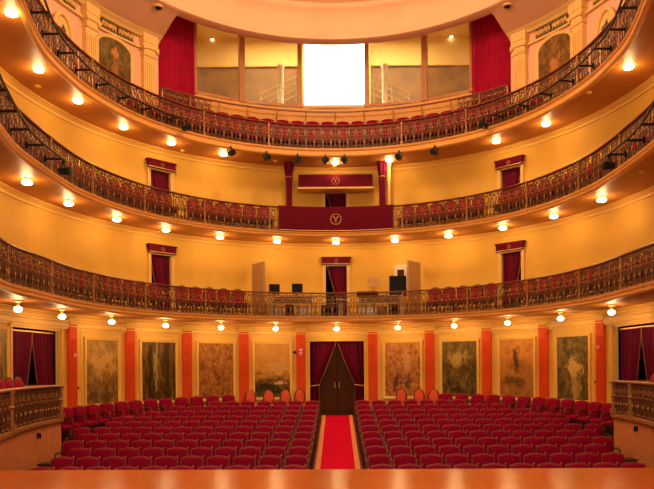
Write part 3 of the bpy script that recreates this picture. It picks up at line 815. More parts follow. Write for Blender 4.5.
    # black downlight in the cove edge
    u = u_at(337 + sg * (176 if sg < 0 else 173), 6.84); x, y = P(u, 6.84)
    t = thing('ceiling_spotlight', 'round black spotlight set in the peach cove above the %s curtain' % nm, 'spotlight', (x, y, zr - .05), rot(u))
    MB().lathe([(.12, .18), (.12, .04), (.15, .02), (.15, -.02), (.11, -.03)], 14).build('housing', 'ivory', t, True)
    MB().lathe([(.105, -.032), (.09, -.05), (.02, -.055)], 14).build('lens', 'black', t, True)

# ------------------------------------------------------------------ balustrades
def scroll_panel(h, motif=.28, n=2, rt=.0155):
    mb = MB(); W = motif * n
    for i in range(n):
        cx = -W / 2 + motif * (i + .5)
        zc = h * .74
        mb.tube([(cx + .088 * math.cos(2 * PI * k / 14), 0, zc + .105 * math.sin(2 * PI * k / 14)) for k in range(14)], rt, 4, closed=True)
        mb.tube([(cx + .045 * math.cos(2 * PI * k / 8), 0, zc + .055 * math.sin(2 * PI * k / 8)) for k in range(8)], rt * .8, 4, closed=True, mi=1)
        for s in (-1, 1):
            # large C scroll below the ring, curling out at both ends
            pts = []
            for k in range(9):
                a = R_(-150 + k * 40); rr = .030 + .006 * k
                pts.append((cx + s * (.070 + rr * .55 * math.cos(a)), 0, h * .45 + rr * math.sin(a)))
            pts += [(cx + s * .03, 0, h * .33), (cx + s * .018, 0, h * .24)]
            for k in range(8):
                a = R_(170 + k * 42); rr = .055 - .0045 * k
                pts.append((cx + s * (.075 + rr * .9 * math.cos(a)), 0, h * .15 + rr * math.sin(a)))
            mb.tube(pts, rt, 4, mi=0)
            mb.tube([(cx + s * .02, 0, h * .60), (cx + s * .06, -.008, h * .575), (cx + s * .12, 0, h * .60)], [.006, .02, .006], 4, mi=1)
        mb.tube([(cx, 0, 0), (cx, 0, h * .62)], rt * 1.05, 4, mi=0)
        mb.lathe([(.012, h * .26), (.034, h * .30), (.034, h * .33), (.012, h * .37)], 6, (cx, 0, 0), mi=1)
        mb.lathe([(.010, h * .02), (.026, h * .06), (.010, h * .10)], 6, (cx, 0, 0), mi=1)
        x1 = cx - motif / 2
        mb.tube([(x1, 0, 0), (x1, 0, h)], rt * .95, 4, mi=0)
        mb.lathe([(.010, h * .70), (.024, h * .74), (.010, h * .78)], 6, (x1, 0, 0), mi=1)
    mb.box((0, 0, h * .905), (W, .02, .02), 0, 0); mb.box((0, 0, .035), (W, .022, .022), 0, 0); mb.box((0, 0, h * .60), (W, .016, .014), 0, 0)
    k = int(W / .07)
    for q in range(k):
        x = -W / 2 + W * (q + .5) / k; mb.tube([(x, 0, h * .905), (x, 0, h)], rt * .8, 4, mi=0)
    return mb
def post_mesh(h):
    mb = MB()
    mb.box((0, 0, h / 2), (.045, .045, h)); mb.box((0, 0, .06), (.085, .075, .12)); mb.box((0, 0, h - .05), (.07, .065, .06))
    mb.lathe([(.02, h * .5), (.05, h * .56), (.02, h * .62)], 8)
    return mb
PANEL = scroll_panel(H_RAIL - .05).mesh('scroll_panel', ['bronze', 'bronze_gold'])
POST = post_mesh(H_RAIL - .03).mesh('post', 'bronze_gold')
RB = 6.56
LEV = ('lowest', 'middle', 'top')
for k in range(3):
    zf = Z_FLR[k] + .02; NARROW[0] = TIER_N[k]
    t = thing('balustrade', ('openwork bronze balustrade curving round the lowest balcony', 'openwork bronze balustrade of the middle balcony behind the red banner',
              'openwork bronze balustrade of the top balcony above the black spotlights')[k], 'balustrade', (0, YC, zf))
    mb = MB(); us = urange(-UEND + .5, UEND - .5)
    sweep(mb, [(RB - .05, H_RAIL - .04), (RB - .06, H_RAIL - .02), (RB - .045, H_RAIL), (RB + .045, H_RAIL), (RB + .06, H_RAIL - .02), (RB + .05, H_RAIL - .04)], us)
    mb.v = [(x, y - YC, z) for x, y, z in mb.v]; mb.build('handrail', 'handrail', t, True)
    mb = MB(); sweep(mb, [(RB - .035, 0), (RB - .035, .03), (RB + .035, .03), (RB + .035, 0)], us)
    mb.v = [(x, y - YC, z) for x, y, z in mb.v]; mb.build('bottom_rail', 'bronze_gold', t)
    u = -152.5
    while u <= 152.6:
        o = link('scroll_panel', PANEL, t); x, y = P(u, RB); o.location = (x, y - YC, .0); o.rotation_euler = (0, 0, rot(u)); u += 5
    u = -140.0
    while u <= 140.1:
        if abs(u) > 0.1:
            o = link('post', POST, t); x, y = P(u, RB - .012); o.location = (x, y - YC, .0); o.rotation_euler = (0, 0, rot(u))
        u += 20 if abs(abs(u)) != 0 else 20
NARROW[0] = 0.0
# railing in front of the gallery windows
t = thing('gallery_railing', 'thin bronze railing before the gallery windows behind the seats', 'railing', (0, YC, Z_ROWB))
RR = 8.12; us = urange(-UJ + 1.5, UJ - 1.5); hz = EYE + 9.42 - Z_ROWB
mb = MB(); sweep(mb, [(RR - .035, hz - .04), (RR - .035, hz), (RR + .035, hz), (RR + .035, hz - .04)], us); mb.v = [(x, y - YC, z) for x, y, z in mb.v]; mb.build('handrail', 'handrail', t)
mb = MB(); sweep(mb, [(RR - .02, hz - .44), (RR - .02, hz - .41), (RR + .02, hz - .41), (RR + .02, hz - .44)], us); mb.v = [(x, y - YC, z) for x, y, z in mb.v]; mb.build('lower_bar', 'bronze_gold', t)
for q in range(13):
    u = -UJ + 1.7 + (2 * UJ - 3.4) * q / 12; x, y = P(u, RR)
    mb = MB(); mb.tube([(x, y - YC, 0), (x, y - YC, hz - .02)], .022, 6); mb.build('post', 'bronze_gold', t)
sm = scroll_panel(.40, .24, 2, .010).mesh('scroll_panel', ['bronze', 'bronze_gold'])
for sg in (-1, 1):
    for q in range(4):
        u = sg * (UJ - 3.0 - 3.35 * q); o = link('scroll_panel', sm, t); x, y = P(u, RR); o.location = (x, y - YC, hz - .42); o.rotation_euler = (0, 0, rot(u))

# ------------------------------------------------------------------ side boxes on the ground floor
BOXP = None
Z_BOX = 1.62
for sg, nm in ((-1, 'left'), (1, 'right')):
    a, b = sorted((sg * 98.3, sg * 150))
    mb = MB(); rb = 6.42
    sweep(mb, [(rb, 0.0), (rb, Z_BOX - .10), (rb - .05, Z_BOX - .07), (rb - .07, Z_BOX - .03), (rb - .07, Z_BOX + .03), (rb, Z_BOX + .05), (7.98, Z_BOX + .05), (7.98, 0.0)], urange(a, b))
    # ledge moulding takes the gilt paint
    n = 8; nseg = len(urange(a, b)) - 1
    for i in range(nseg):
        for q in (1, 2, 3, 4): mb.mi[i * n + q] = 1
        mb.mi[i * n + 5] = 2
    o = struct('wall_box_' + nm, mb, ['box_marble', 'bronze_gold', 'hall_floor'])
    t = thing('box_balustrade', 'ornate bronze railing of the side box on the %s' % nm, 'balustrade', (0, YC, Z_BOX + .05))
    us = urange(a, b); hb = .78
    mb = MB(); sweep(mb, [(rb - .07, hb - .05), (rb - .08, hb - .02), (rb - .06, hb), (rb + .06, hb), (rb + .08, hb - .02), (rb + .07, hb - .05)], us)
    mb.v = [(x, y - YC, z) for x, y, z in mb.v]; mb.build('handrail', 'bronze_gold', t, True)
    if BOXP is None:
        q = scroll_panel(hb - .04, .19, 2, .015)
        q.prism([(-.19, .05), (.19, .05), (.19, hb - .1), (-.19, hb - .1)], .02, .026, mi=2)
        BOXP = q.mesh('scroll_panel', ['bronze', 'bronze_gold', 'seat_wood'])
    u = a + 1.7
    while u < b - 1.0:
        o = link('scroll_panel', BOXP, t); x, y = P(u, rb); o.location = (x, y - YC, 0); o.rotation_euler = (0, 0, rot(u)); u += math.degrees(.38 / RS)
    for u in ((a if sg > 0 else b) + (.3 if sg > 0 else -.3), u_at(631.5, 6.42) if sg > 0 else -131, sg * 144):
        o = link('post', POST, t); x, y = P(u, rb - .02); o.location = (x, y - YC, -.0); o.rotation_euler = (0, 0, rot(u)); o.scale = (2.6, 1.3, .95)
    # return rail across the end of the box
    ue = sg * 98.7; x, y = P(ue, rb)
    mb = MB(); mb.box(((abs(x) + 7.95) / 2 * sg, y - YC, hb - .025), (7.95 - abs(x), .1, .05)); mb.build('return_rail', 'bronze_gold', t)
    mb = MB(); mb.box(((abs(x) + 7.95) / 2 * sg, y - YC, hb / 2), (7.95 - abs(x), .03, hb - .06)); mb.build('return_panel', 'seat_wood', t)
    px, py = ((37, 433) if sg < 0 else (637, 431))
    u = u_at(px, rb); x, y = P(u, rb); z = EYE + (370 - py) * y / FPX
    t = thing('wall_socket', 'small black socket box on the marble wall below the %s side box' % nm, 'socket', (x, y, z), rot(u))
    MB().box((0, -.03, 0), (.09, .05, .10)).build('box', 'black', t)
    mb = MB(); mb.tube([(0, -.06, .02), (0, -.075, -.02), (.01, -.06, -.07)], .015, 6); mb.build('plug', 'black', t)

# ------------------------------------------------------------------ lamps under the balconies
ORD = 'first second third fourth fifth sixth seventh eighth ninth tenth eleventh twelfth thirteenth fourteenth fifteenth sixteenth seventeenth eighteenth nineteenth twentieth twenty-first twenty-second twenty-third twenty-fourth twenty-fifth twenty-sixth twenty-seventh'.split()
def lamp_proto(stem, k):
    t = thing('globe_lamp', 'x', 'lamp', (0, 0, -50))
    mb = MB(); mb.lathe([(.09, 0), (.11, -.01), (.11, -.025), (.06, -.04), (.035, -.05), (.03, -.05 - stem)], 14); mb.build('ceiling_rose', 'gold_trim', t, True)
    z = -stem
    (MB().lathe([(.07, z - .035), (.115, z - .045), (.125, z - .065), (.11, z - .09), (.07, z - .108), (.01, z - .115)], 16) if k else MB()).build('globe', 'lamp_glow', t, True) if k else MB().lathe([(.045, z - .035), (.075, z - .05), (.09, z - .075), (.09, z - .10), (.072, z - .13), (.04, z - .15), (.01, z - .155)], 14).build('globe', 'lamp_glow', t, True)
    remember(t); return t
lampd = bpy.data.lights.new('lamp_light', 'POINT'); lampd.energy = LAMP_W; lampd.color = LAMP_COL; lampd.shadow_soft_size = 0.09
LR = 7.08
for k in range(3):
    stem = (.11, .03, 0.0)[k]; NARROW[0] = TIER_N[k]
    proto = lamp_proto(stem, k); fresh = True
    tgt = [[18.5, 62.5, 112, 166, 221.5, 276, 337, 398, 454.5, 508, 561, 612], [28.5, 70, 118, 167, 221, 278, 337, 396, 449.5, 504, 555, 603], [14.5, 41, 80, 125.5, 173, 225, 337, 391, 498, 548, 631]][k]
    count = {'l': 0, 'r': 0}
    LRP = lambda p: LR if k < 2 or abs(p - 337) < 240 else (6.94 if abs(p - 337) < 310 else 6.74)
    L = sorted((abs(u_at(p, LRP(p))), u_at(p, LRP(p)), LRP(p)) for p in tgt)
    for a, u, lr in L:
        if abs(u) < 2:
            lab = ('glowing globe lamp under the lowest balcony right above the carpet doorway', 'glowing globe lamp under the middle balcony above the centre pelmet', 'glowing globe lamp under the top balcony over the banner box')[k]
        else:
            sd = 'l' if u < 0 else 'r'; n = count[sd]; count[sd] += 1
            lab = 'glowing globe lamp under the %s balcony, %s to the %s of the middle lamp' % (LEV[k], ORD[n], 'left' if sd == 'l' else 'right')
        x, y = P(u, lr); z = Z_SOF[k] + (.03 if k == 2 else 0); grp = 'globe lamps under the %s balcony' % LEV[k]
        if fresh: proto.location = (x, y, z); proto.rotation_euler = (0, 0, rot(u)); proto['label'] = lab; proto['group'] = grp; o = proto; fresh = False
        else: o = dup(proto, (x, y, z), rot(u), lab, grp)
        l = bpy.data.objects.new('lamp_light', lampd); C.objects.link(l); l.parent = o; l.location = (0, 0, -.26 - stem)

NARROW[0] = 0.0
# small white detectors under the soffits
for (px, py, k, lab) in ((171, 155, 2, 'small white ceiling detector under the top balcony, over the left doorway'), (591, 94, 2, 'small white ceiling detector under the top balcony by its right side'),
                         (9, 84, 2, 'small white ceiling detector under the top balcony by its left side'), (277, 160, 2, 'small white ceiling detector under the top balcony, just left of the banner box'), (336, 172, 2, 'small white ceiling detector over the box pelmet'),
                         (643, 174, 1, 'small white ceiling detector under the middle balcony at its far right end'), (502, 229, 1, 'small white ceiling detector under the middle balcony, above the right doorway')):
    h = Z_SOF[k] - EYE; D = h * FPX / (370 - py + (px - 337) * -.0)
    x = (px - 337) / FPX * D
    o = MB().lathe([(.085, 0), (.085, -.018), (.06, -.04), (.02, -.05)], 12).build('smoke_detector', 'wall_cream', None, True)
    rr = math.hypot(x, D - YC)
    if D > YC and rr > 7.55: x *= 7.55 / rr; D = YC + (D - YC) * 7.55 / rr
    o.location = (x, D, Z_SOF[k]); tag(o, lab, 'detector')

# ------------------------------------------------------------------ stage lighting hung on the balconies
def spot_proto():
    t = thing('stage_spotlight', 'x', 'spotlight', (0, 0, -50))
    MB().lathe([(.055, .13), (.085, .10), (.095, .02), (.095, -.12), (.11, -.13), (.11, -.16)], 12, axis='y').build('can', 'black_metal', t, True)
    MB().lathe([(.09, -.162), (.05, -.17), (.01, -.172)], 12, axis='y').build('lens', 'screen', t, True)
    mb = MB(); mb.tube([(-.115, 0, 0), (-.115, 0, .13), (0, 0, .165), (.115, 0, .13), (.115, 0, 0)], .013, 6); mb.build('yoke', 'black_metal', t)
    mb = MB(); mb.box((0, 0, .20), (.05, .06, .08)); mb.build('clamp', 'black_metal', t)
    remember(t); return t
sp0 = spot_proto(); sfirst = True
def put_spot(u, r, z, lab, group=None):
    global sfirst
    x, y = P(u, r)
    if sfirst: sp0.location = (x, y, z); sp0.rotation_euler = (0, 0, rot(u)); sp0['label'] = lab; sp0['group'] = group or 'spotlights on the top balcony'; sfirst = False
    else: dup(sp0, (x, y, z), rot(u), lab, group or 'spotlights on the top balcony')
for px, lab in ((232, 'outermost on the left of the row along the edge'), (268, 'second from the left along the edge'), (299, 'just left of the banner box drape'), (327, 'left of the pair over the banner box'),
                (346, 'right of the pair over the banner box'), (401, 'first beyond the right banner box drape'), (437, 'outermost on the right of the row along the edge')):
    put_spot(u_at(px, 6.44), 6.40, Z_SOF[2] - .18, 'black spotlight under the top balcony, ' + lab)
for (k, ur, zoff, nbar, nm) in ((2, (50, 150), .20, 12, 'top'), (1, (101, 150), .22, 6, 'middle')):
    for sg, sd in ((-1, 'left'), (1, 'right')):
        NARROW[0] = TIER_N[k]; rp = 6.14; zz = Z_FLR[k] + zoff
        t = thing('lighting_pipe', 'black lighting pipe on brackets before the %s balcony railing, %s side' % (nm, sd), 'pipe', (0, YC, zz))
        us = urange(sg * ur[0], sg * ur[1], 2)
        mb = MB(); mb.tube([(P(u, rp)[0], P(u, rp)[1] - YC, 0) for u in us], .026, 8); mb.build('pipe_run', 'black_metal', t, True)
        for q in range(nbar):
            u = sg * (ur[0] + 2 + (ur[1] - ur[0] - 4) * q / (nbar - 1)); a = P(u, rp - .01); b = P(u, RB - .03)
            mb = MB(); mb.tube([(a[0], a[1] - YC, 0), (b[0], b[1] - YC, 0)], .028, 6); mb.box((b[0], b[1] - YC, 0), (.06, .06, .14)); mb.build('bracket', 'black_metal', t)
NARROW[0] = TIER_N[1]
put_spot(-48.0, 6.2, Z_FLR[2] - .02, 'black spotlight hanging at the end of the left lighting pipe of the top balcony')
put_spot(48.0, 6.2, Z_FLR[2] - .02, 'black spotlight hanging at the end of the right lighting pipe of the top balcony')
put_spot(-101.5, 6.18, Z_FLR[1] - .02, 'black spotlight hanging on the left lighting pipe of the middle balcony', 'spotlights on the middle balcony')
put_spot(102.5, 6.18, Z_FLR[1] - .02, 'black spotlight hanging on the right lighting pipe of the middle balcony', 'spotlights on the middle balcony')

NARROW[0] = 0.0
# ------------------------------------------------------------------ the banner box in the middle balcony
UB = 17.4
t = thing('box_banner', 'wine red cloth banner with gold emblem draped over the middle balcony railing', 'banner', (0, YC, Z_FLR[1]))
mb = MB(); rb = RB - .085
vs_us = urange(-UB, UB, .6); prof_t = .016
def wob(u): return .006 * math.sin(u * 2.3)
vs = []; fs = []
for u in vs_us:
    for (r, z) in ((rb + .20, H_RAIL + .02), (rb + .20, H_RAIL + .035), (rb - .005, H_RAIL + .04), (rb - .02 + wob(u), H_RAIL + .01), (rb - .02 + wob(u), .40), (rb - .015 - wob(u), .03), (rb + .01, .03), (rb + .01, H_RAIL + .012)):
        x, y = P(u, r); vs.append((x, y - YC, z))
n = 8
for i in range(len(vs_us) - 1):
    for k in range(n): fs.append((i * n + k, i * n + (k + 1) % n, (i + 1) * n + (k + 1) % n, (i + 1) * n + k))
fs.append(tuple(range(n))); fs.append(tuple((len(vs_us) - 1) * n + k for k in range(n))[::-1])
mb.add(vs, fs); mb.build('cloth', 'banner_red', t, True)
emblem(t, .17, .44, P(0, rb - .035)[1] - YC, 0, 'gold_trim', .010)
mb = MB(); mb.tube([(P(u, rb - .025)[0], P(u, rb - .025)[1] - YC, .05) for u in vs_us], .014, 5); mb.build('gold_fringe', 'gold_trim', t)
for sg, nm in ((-1, 'left'), (1, 'right')):
    u = sg * 12.9; zt = Z_SOF[2] - .01
    t = thing('box_drape', 'narrow red drape hanging on the %s side of the banner box' % nm, 'drape', at(u, 7.30, Z_FLR[1] + .03), rot(u))
    H = zt - Z_FLR[1] - .03; mb = MB(); n = 28; vs = []; fs = []
    lv = ((0, .10), (.25, .10), (.5, .095), (.72, .10), (.86, .13), (.94, .16), (1.0, .17))
    for (q, rr) in lv:
        for k in range(n):
            a = 2 * PI * k / n; r2 = rr * (1 + .16 * math.cos(7 * a)); vs.append((r2 * math.cos(a), r2 * .8 * math.sin(a), H * q))
    for i in range(len(lv) - 1):
        for k in range(n): fs.append((i * n + k, i * n + (k + 1) % n, (i + 1) * n + (k + 1) % n, (i + 1) * n + k))
    fs += [tuple(range(n))[::-1], tuple((len(lv) - 1) * n + k for k in range(n))]
    mb.add(vs, fs); mb.build('drape_cloth', 'curtain_wine', t, True)
    mb = MB(); mb.tube([(.115 * math.cos(2 * PI * k / 14), .092 * math.sin(2 * PI * k / 14), H * .8) for k in range(14)], .014, 5, closed=True); mb.build('tie_cord', 'gold_trim', t)
    if sg < 0: continue
    mb = MB(); mb.box((sg * .24, .12, H / 2), (.09, .12, H)); mb.box((sg * .24, .12, H - .06), (.14, .16, .12)); o = mb.build('box_pilaster', 'ivory', None); o.location = at(u, 7.30, Z_FLR[1] + .02); o.rotation_euler = (0, 0, rot(u)); o.name = 'trim_box_pilaster_' + nm; o['kind'] = 'structure'
t = thing('box_pelmet', 'long wine red pelmet with gold emblem over the banner box doorway', 'pelmet', at(0, 7.45, Z_FLR[1] + 1.74))
mb = MB(); mb.box((0, 0, .23), (2.62, .36, .46)); mb.build('board', 'banner_red', t)
mb = MB(); mb.box((0, -.02, -.03), (2.70, .44, .06)); mb.build('gold_shelf', 'cornice', t)
emblem(t, .12, .23, -.19, 0, 'bronze_gold', .007)

# ------------------------------------------------------------------ sound desk on the lowest balcony
Zb = Z_FLR[0] + .02
def table(x, y, rz, L, label):
    t = thing('work_table', label, 'table', (x, y, Zb), rz)
    MB().box((0, 0, .72), (L, .55, .035)).build('table_top', 'table_top', t)
    for sx in (-1, 1):
        for sy in (-1, 1): MB().box((sx * (L / 2 - .05), sy * .23, .352), (.045, .045, .703)).build('leg', 'white', t)
    MB().box((0, .23, .60), (L - .14, .02, .16)).build('apron', 'table_top', t)
table(-1.55, 24.95, R_(7), 1.5, 'long pale work table under the two black monitors')
table(1.55, 24.92, R_(-7), 1.5, 'long pale work table under the mixing desk and loudspeaker')
for i, (px, lab) in enumerate(((275, 'black monitor nearer the tilted brown panel on the lowest balcony'), (298, 'black monitor nearer the lowest balcony centre doorway'))):
    D = 24.98 + .0; X = (px - 337) / FPX * D
    t = thing('monitor', lab, 'monitor', (X, D + (.09 if i == 0 else .0) - .06, Zb + .738), R_(7 if X < 0 else -7), 'monitors on the sound desk')
    MB().box((0, 0, .28), (.37, .045, .34)).build('casing', 'black', t)
    MB().box((0, -.025, .28), (.34, .008, .31)).build('screen', 'screen', t)
    mb = MB(); mb.box((0, .02, .05), (.05, .03, .1)); mb.box((0, .02, .008), (.2, .14, .016)); mb.build('stand', 'black', t)
X, D = (398.5 - 337) / FPX * 24.8, 24.80
t = thing('loudspeaker', 'large black loudspeaker on the table before the white framed picture', 'loudspeaker', (X, D, Zb + .738), R_(-6))
MB().box((0, 0, .33), (.58, .34, .66)).build('cabinet', 'black', t)
MB().box((0, -.175, .33), (.52, .012, .60)).build('grille', 'screen', t)
for sx in (-1, 1): MB().box((sx * .2, .0, .67), (.05, .2, .02)).build('handle', 'black_metal', t)
X, D = (368 - 337) / FPX * 24.75, 24.78
t = thing('mixing_desk', 'low dark mixing desk on the table beside the centre doorway', 'mixing desk', (X, D, Zb + .738), R_(-3))
mb = MB(); mb.add([(-.36, -.2, 0), (.36, -.2, 0), (.36, .2, 0), (-.36, .2, 0), (-.36, -.2, .13), (.36, -.2, .13), (.36, .2, .07), (-.36, .2, .07)], [(0, 1, 2, 3), (4, 7, 6, 5), (0, 4, 5, 1), (1, 5, 6, 2), (2, 6, 7, 3), (3, 7, 4, 0)]); mb.build('console', 'black', t)
mb = MB()
for i in range(9):
    for j in range(3): mb.lathe([(.012, 0), (.012, .025)], 6, (-.3 + .075 * i, -.12 + .1 * j, .125 - .015 * (-.12 + .1 * j + .2) / .1))
mb.build('knob', 'white', t)
t = thing('music_stand', 'beige music stand beside the black loudspeaker on the lowest balcony', 'music stand', ((374 - 337) / FPX * 25.5, 25.5, Zb))
mb = MB(); mb.tube([(0, 0, .02), (0, 0, 1.18)], .014, 8); mb.build('pole', 'bronze_gold', t)
mb = MB(); mb.add([(-.19, -.06, 1.14), (.19, -.06, 1.14), (.19, .06, 1.46), (-.19, .06, 1.46), (-.19, -.045, 1.14), (.19, -.045, 1.14), (.19, .075, 1.46), (-.19, .075, 1.46)], [(0, 1, 2, 3), (7, 6, 5, 4), (0, 4, 5, 1), (1, 5, 6, 2), (2, 6, 7, 3), (3, 7, 4, 0)]); mb.build('desk', 'panel_brown', t)
for q in range(3):
    a = R_(90 + 120 * q); mb = MB(); mb.tube([(0, 0, .12), (.2 * math.cos(a), .2 * math.sin(a), .012)], .011, 6); mb.build('leg', 'bronze_gold', t)
for sg, lab in ((-1, 'tall brown partition board standing beside the two black monitors'), (1, 'tall brown partition board standing beside the white framed picture')):
    p0 = Vector((sg * (84 / FPX) * 25.25, 25.25, Zb)); p1 = Vector((sg * (71.5 / FPX) * 24.55, 24.55, Zb)); dv = p1 - p0; md = (p0 + p1) / 2
    t = thing('partition_board', lab, 'partition', md, math.atan2(dv.y, dv.x))
    MB().box((0, 0, .96), (dv.length, .035, 1.88)).build('board', 'panel_brown', t)
    mb = MB()
    for s in (-1, 1): mb.box((s * (dv.length / 2 - .015), 0, .97), (.03, .05, 1.94))
    mb.box((0, 0, 1.92), (dv.length, .05, .03)); mb.build('board_frame', 'table_top', t)
    for s in (-1, 1): MB().box((s * dv.length * .36, 0, .012), (.05, .3, .024)).build('foot', 'black_metal', t)
u = u_at(401.5, RW - .03)
t = thing('framed_picture', 'white framed picture on the yellow wall behind the black loudspeaker', 'picture', at(u, RW - .035, Zb + 1.14), rot(u))
mb = MB()
for sx in (-1, 1): mb.box((sx * .20, 0, .37), (.08, .04, .80))
for z in (-.0, .74): mb.box((0, 0, z), (.48, .04, .08))
mb.build('picture_frame', 'white', t)
MB().box((0, .008, .37), (.34, .02, .68)).build('mount', 'white', t); MB().box((0, -.006, .50), (.24, .012, .22)).build('print', 'dark_wood', t)
# cases and boxes standing under the tables
BX = [(-2.05, 24.72, .30, .34, 'white', 'pale equipment crate under the monitors table, outermost'), (-1.62, 24.70, .24, .42, 'black', 'black flight case under the monitors table'), (-1.2, 24.74, .34, .36, 'white', 'pale equipment crate under the monitors table nearest the doorway'),
      (-.30, 24.72, .46, .40, 'black', 'black flight case standing on the balcony floor before the centre doorway'), (.15, 24.76, .14, .46, 'white', 'narrow pale carton beside the black flight case'), (1.1, 24.66, .36, .38, 'white', 'pale equipment crate under the mixing desk'), (1.55, 24.66, .30, .32, 'panel_brown', 'brown carton under the loudspeaker table'), (1.98, 24.72, .30, .40, 'black', 'black flight case under the loudspeaker table, outermost')]
for (x, y, wd, hh, m, lab) in BX:
    y = y + .12 if abs(x) < 1 else y + .02
    t = thing('equipment_case', lab, 'case', (x, y, Zb), -math.atan2(x, y - YC))
    MB().box((0, 0, hh / 2), (wd, .3, hh)).build('body', m, t)
    MB().box((0, 0, hh + .012), (wd + .015, .31, .024)).build('lid', m if m != 'white' else 'table_top', t)
    mb = MB(); mb.tube([(-.06, -.15, hh * .6), (-.05, -.18, hh * .6), (.05, -.18, hh * .6), (.06, -.15, hh * .6)], .009, 5); mb.build('handle', 'black_metal', t)

# ------------------------------------------------------------------ seats
def stalls_seat():
    t = thing('stalls_seat', 'x', 'seat', (0, 0, -60))
    def crest(hw, z0, z1, up, nx=8):
        pts = [(-hw * .94, z0), (hw * .94, z0), (hw, z0 + (z1 - z0) * .55)]
        for k in range(nx + 1):
            s = 1 - 2 * k / nx; pts.append((hw * s * .985, z1 + up * (1 - abs(s) ** 1.5)))
        pts.append((-hw, z0 + (z1 - z0) * .55)); return pts
    lean = lambda z: .07 * (z - .45) / .45
    def tilt(mb): mb.v = [(x, y + lean(z), z) for x, y, z in mb.v]; return mb
    mb = MB(); mb.pad(crest(.205, .44, .83, .035), .215, .135, .12); tilt(mb).build('backrest', 'velvet', t, True)
    mb = MB(); mb.prism(crest(.228, .40, .845, .040), .212, .245); tilt(mb).build('back_frame', 'seat_edge', t)
    mb = MB(); mb.add(*cushion(.205, -.24, .20, .36, .46)); mb.build('seat_cushion', 'velvet', t, True)
    mb = MB(); mb.box((0, -.01, .345), (.40, .42, .04)); mb.build('seat_frame', 'seat_wood', t)
    for sx in (-1, 1):
        mb = MB(); mb.tube([(sx * .231, .24, .60), (sx * .231, .05, .63), (sx * .231, -.16, .62), (sx * .231, -.20, .58), (sx * .231, -.20, .40)], [.018, .02, .022, .02, .017], 6); mb.build('armrest', 'seat_wood', t, True)
        mb = MB(); mb.tube([(sx * .222, -.20, .40), (sx * .222, -.20, .0)], [.022, .015], 6); mb.build('leg', 'seat_wood', t)
        mb = MB(); mb.tube([(sx * .222, .22, .42), (sx * .222, .25, .0)], [.024, .016], 6); mb.build('leg', 'seat_wood', t)
    if True:
        mb = MB(); mb.lathe([(.006, .86), (.011, .868), (.011, .88), (.004, .886)], 8, (.222, .29, 0)); mb.build('brass_knob', 'gold', t, True)
    remember(t); return t
def cushion(hw, y0, y1, z0, z1):
    xs = [-hw, -hw, -hw * .8, hw * .8, hw, hw]; vs = []; fs = []
    ring = lambda k, z: [(-hw * k, y0 * k, z), (hw * k, y0 * k, z), (hw * k, y1 * k, z), (-hw * k, y1 * k, z)]
    vs = ring(1, z0) + ring(1.02, z0 + (z1 - z0) * .6) + ring(.86, z1)
    for a in range(2):
        for i in range(4): fs.append((a * 4 + i, a * 4 + (i + 1) % 4, a * 4 + 4 + (i + 1) % 4, a * 4 + 4 + i))
    fs += [(3, 2, 1, 0), (8, 9, 10, 11)]
    return vs, fs
seat0 = stalls_seat(); used = False
def put_seat(x, y, z, rz, lab, grp):
    global used
    if not used: seat0.location = (x, y, z); seat0.rotation_euler = (0, 0, rz); seat0['label'] = lab; seat0['group'] = grp; used = True
    else: dup(seat0, (x, y, z), rz, lab, grp)
for i in range(11):
    D = 13.3 + i
    y = D - .22
    if D >= 18.2: lim = math.sqrt(max(0, 6.84 ** 2 - (D + .05 - YC) ** 2))
    elif D > 17.0: lim = 6.75
    elif D > 15.6: lim = 6.42
    else: lim = 5.8
    k = 0
    while .83 + .52 * k + .25 < lim:
        for sg, nm in ((-1, 'left'), (1, 'right')):
            put_seat(sg * (.83 + .52 * k) + random.uniform(-.002, .002), y, floor_z(y), random.uniform(-.02, .02),
                     'crimson stalls seat, %s from the carpet in the %s row from the stage, %s block' % (ORD[k], ORD[i], nm), 'stalls seats in straight rows')
        k += 1
# the seats along the curved step under the paintings
for sg, nm in ((-1, 'left'), (1, 'right')):
    n = 13
    for q in range(n):
        u = sg * (29.5 + (82 - 29.5) * q / (n - 1)); x, y = P(u, 7.36)
        put_seat(x, y, plat_z(y), rot(u) * .85, 'crimson seat on the curved back step, %s from the orange chairs, %s side' % (ORD[q], nm), 'seats on the curved step under the paintings')

# dark steps against the box walls near the stage
for sg, nm in ((-1, 'left'), (1, 'right')):
    t = thing('side_steps', 'short dark wooden steps against the box wall near the stage on the %s' % nm, 'steps', (sg * 6.0, 14.2, floor_z(13.6)))
    for k in range(3):
        hh = .24 * (k + 1); mb = MB(); mb.box((0, .36 * k, hh / 2 - .02), (.30, .36, hh)); st = mb.build('step', 'seat_wood', t)
        mb = MB(); mb.box((0, .36 * k - .02, hh - .005), (.34, .40, .03)); mb.build('tread', 'dark_wood', st)
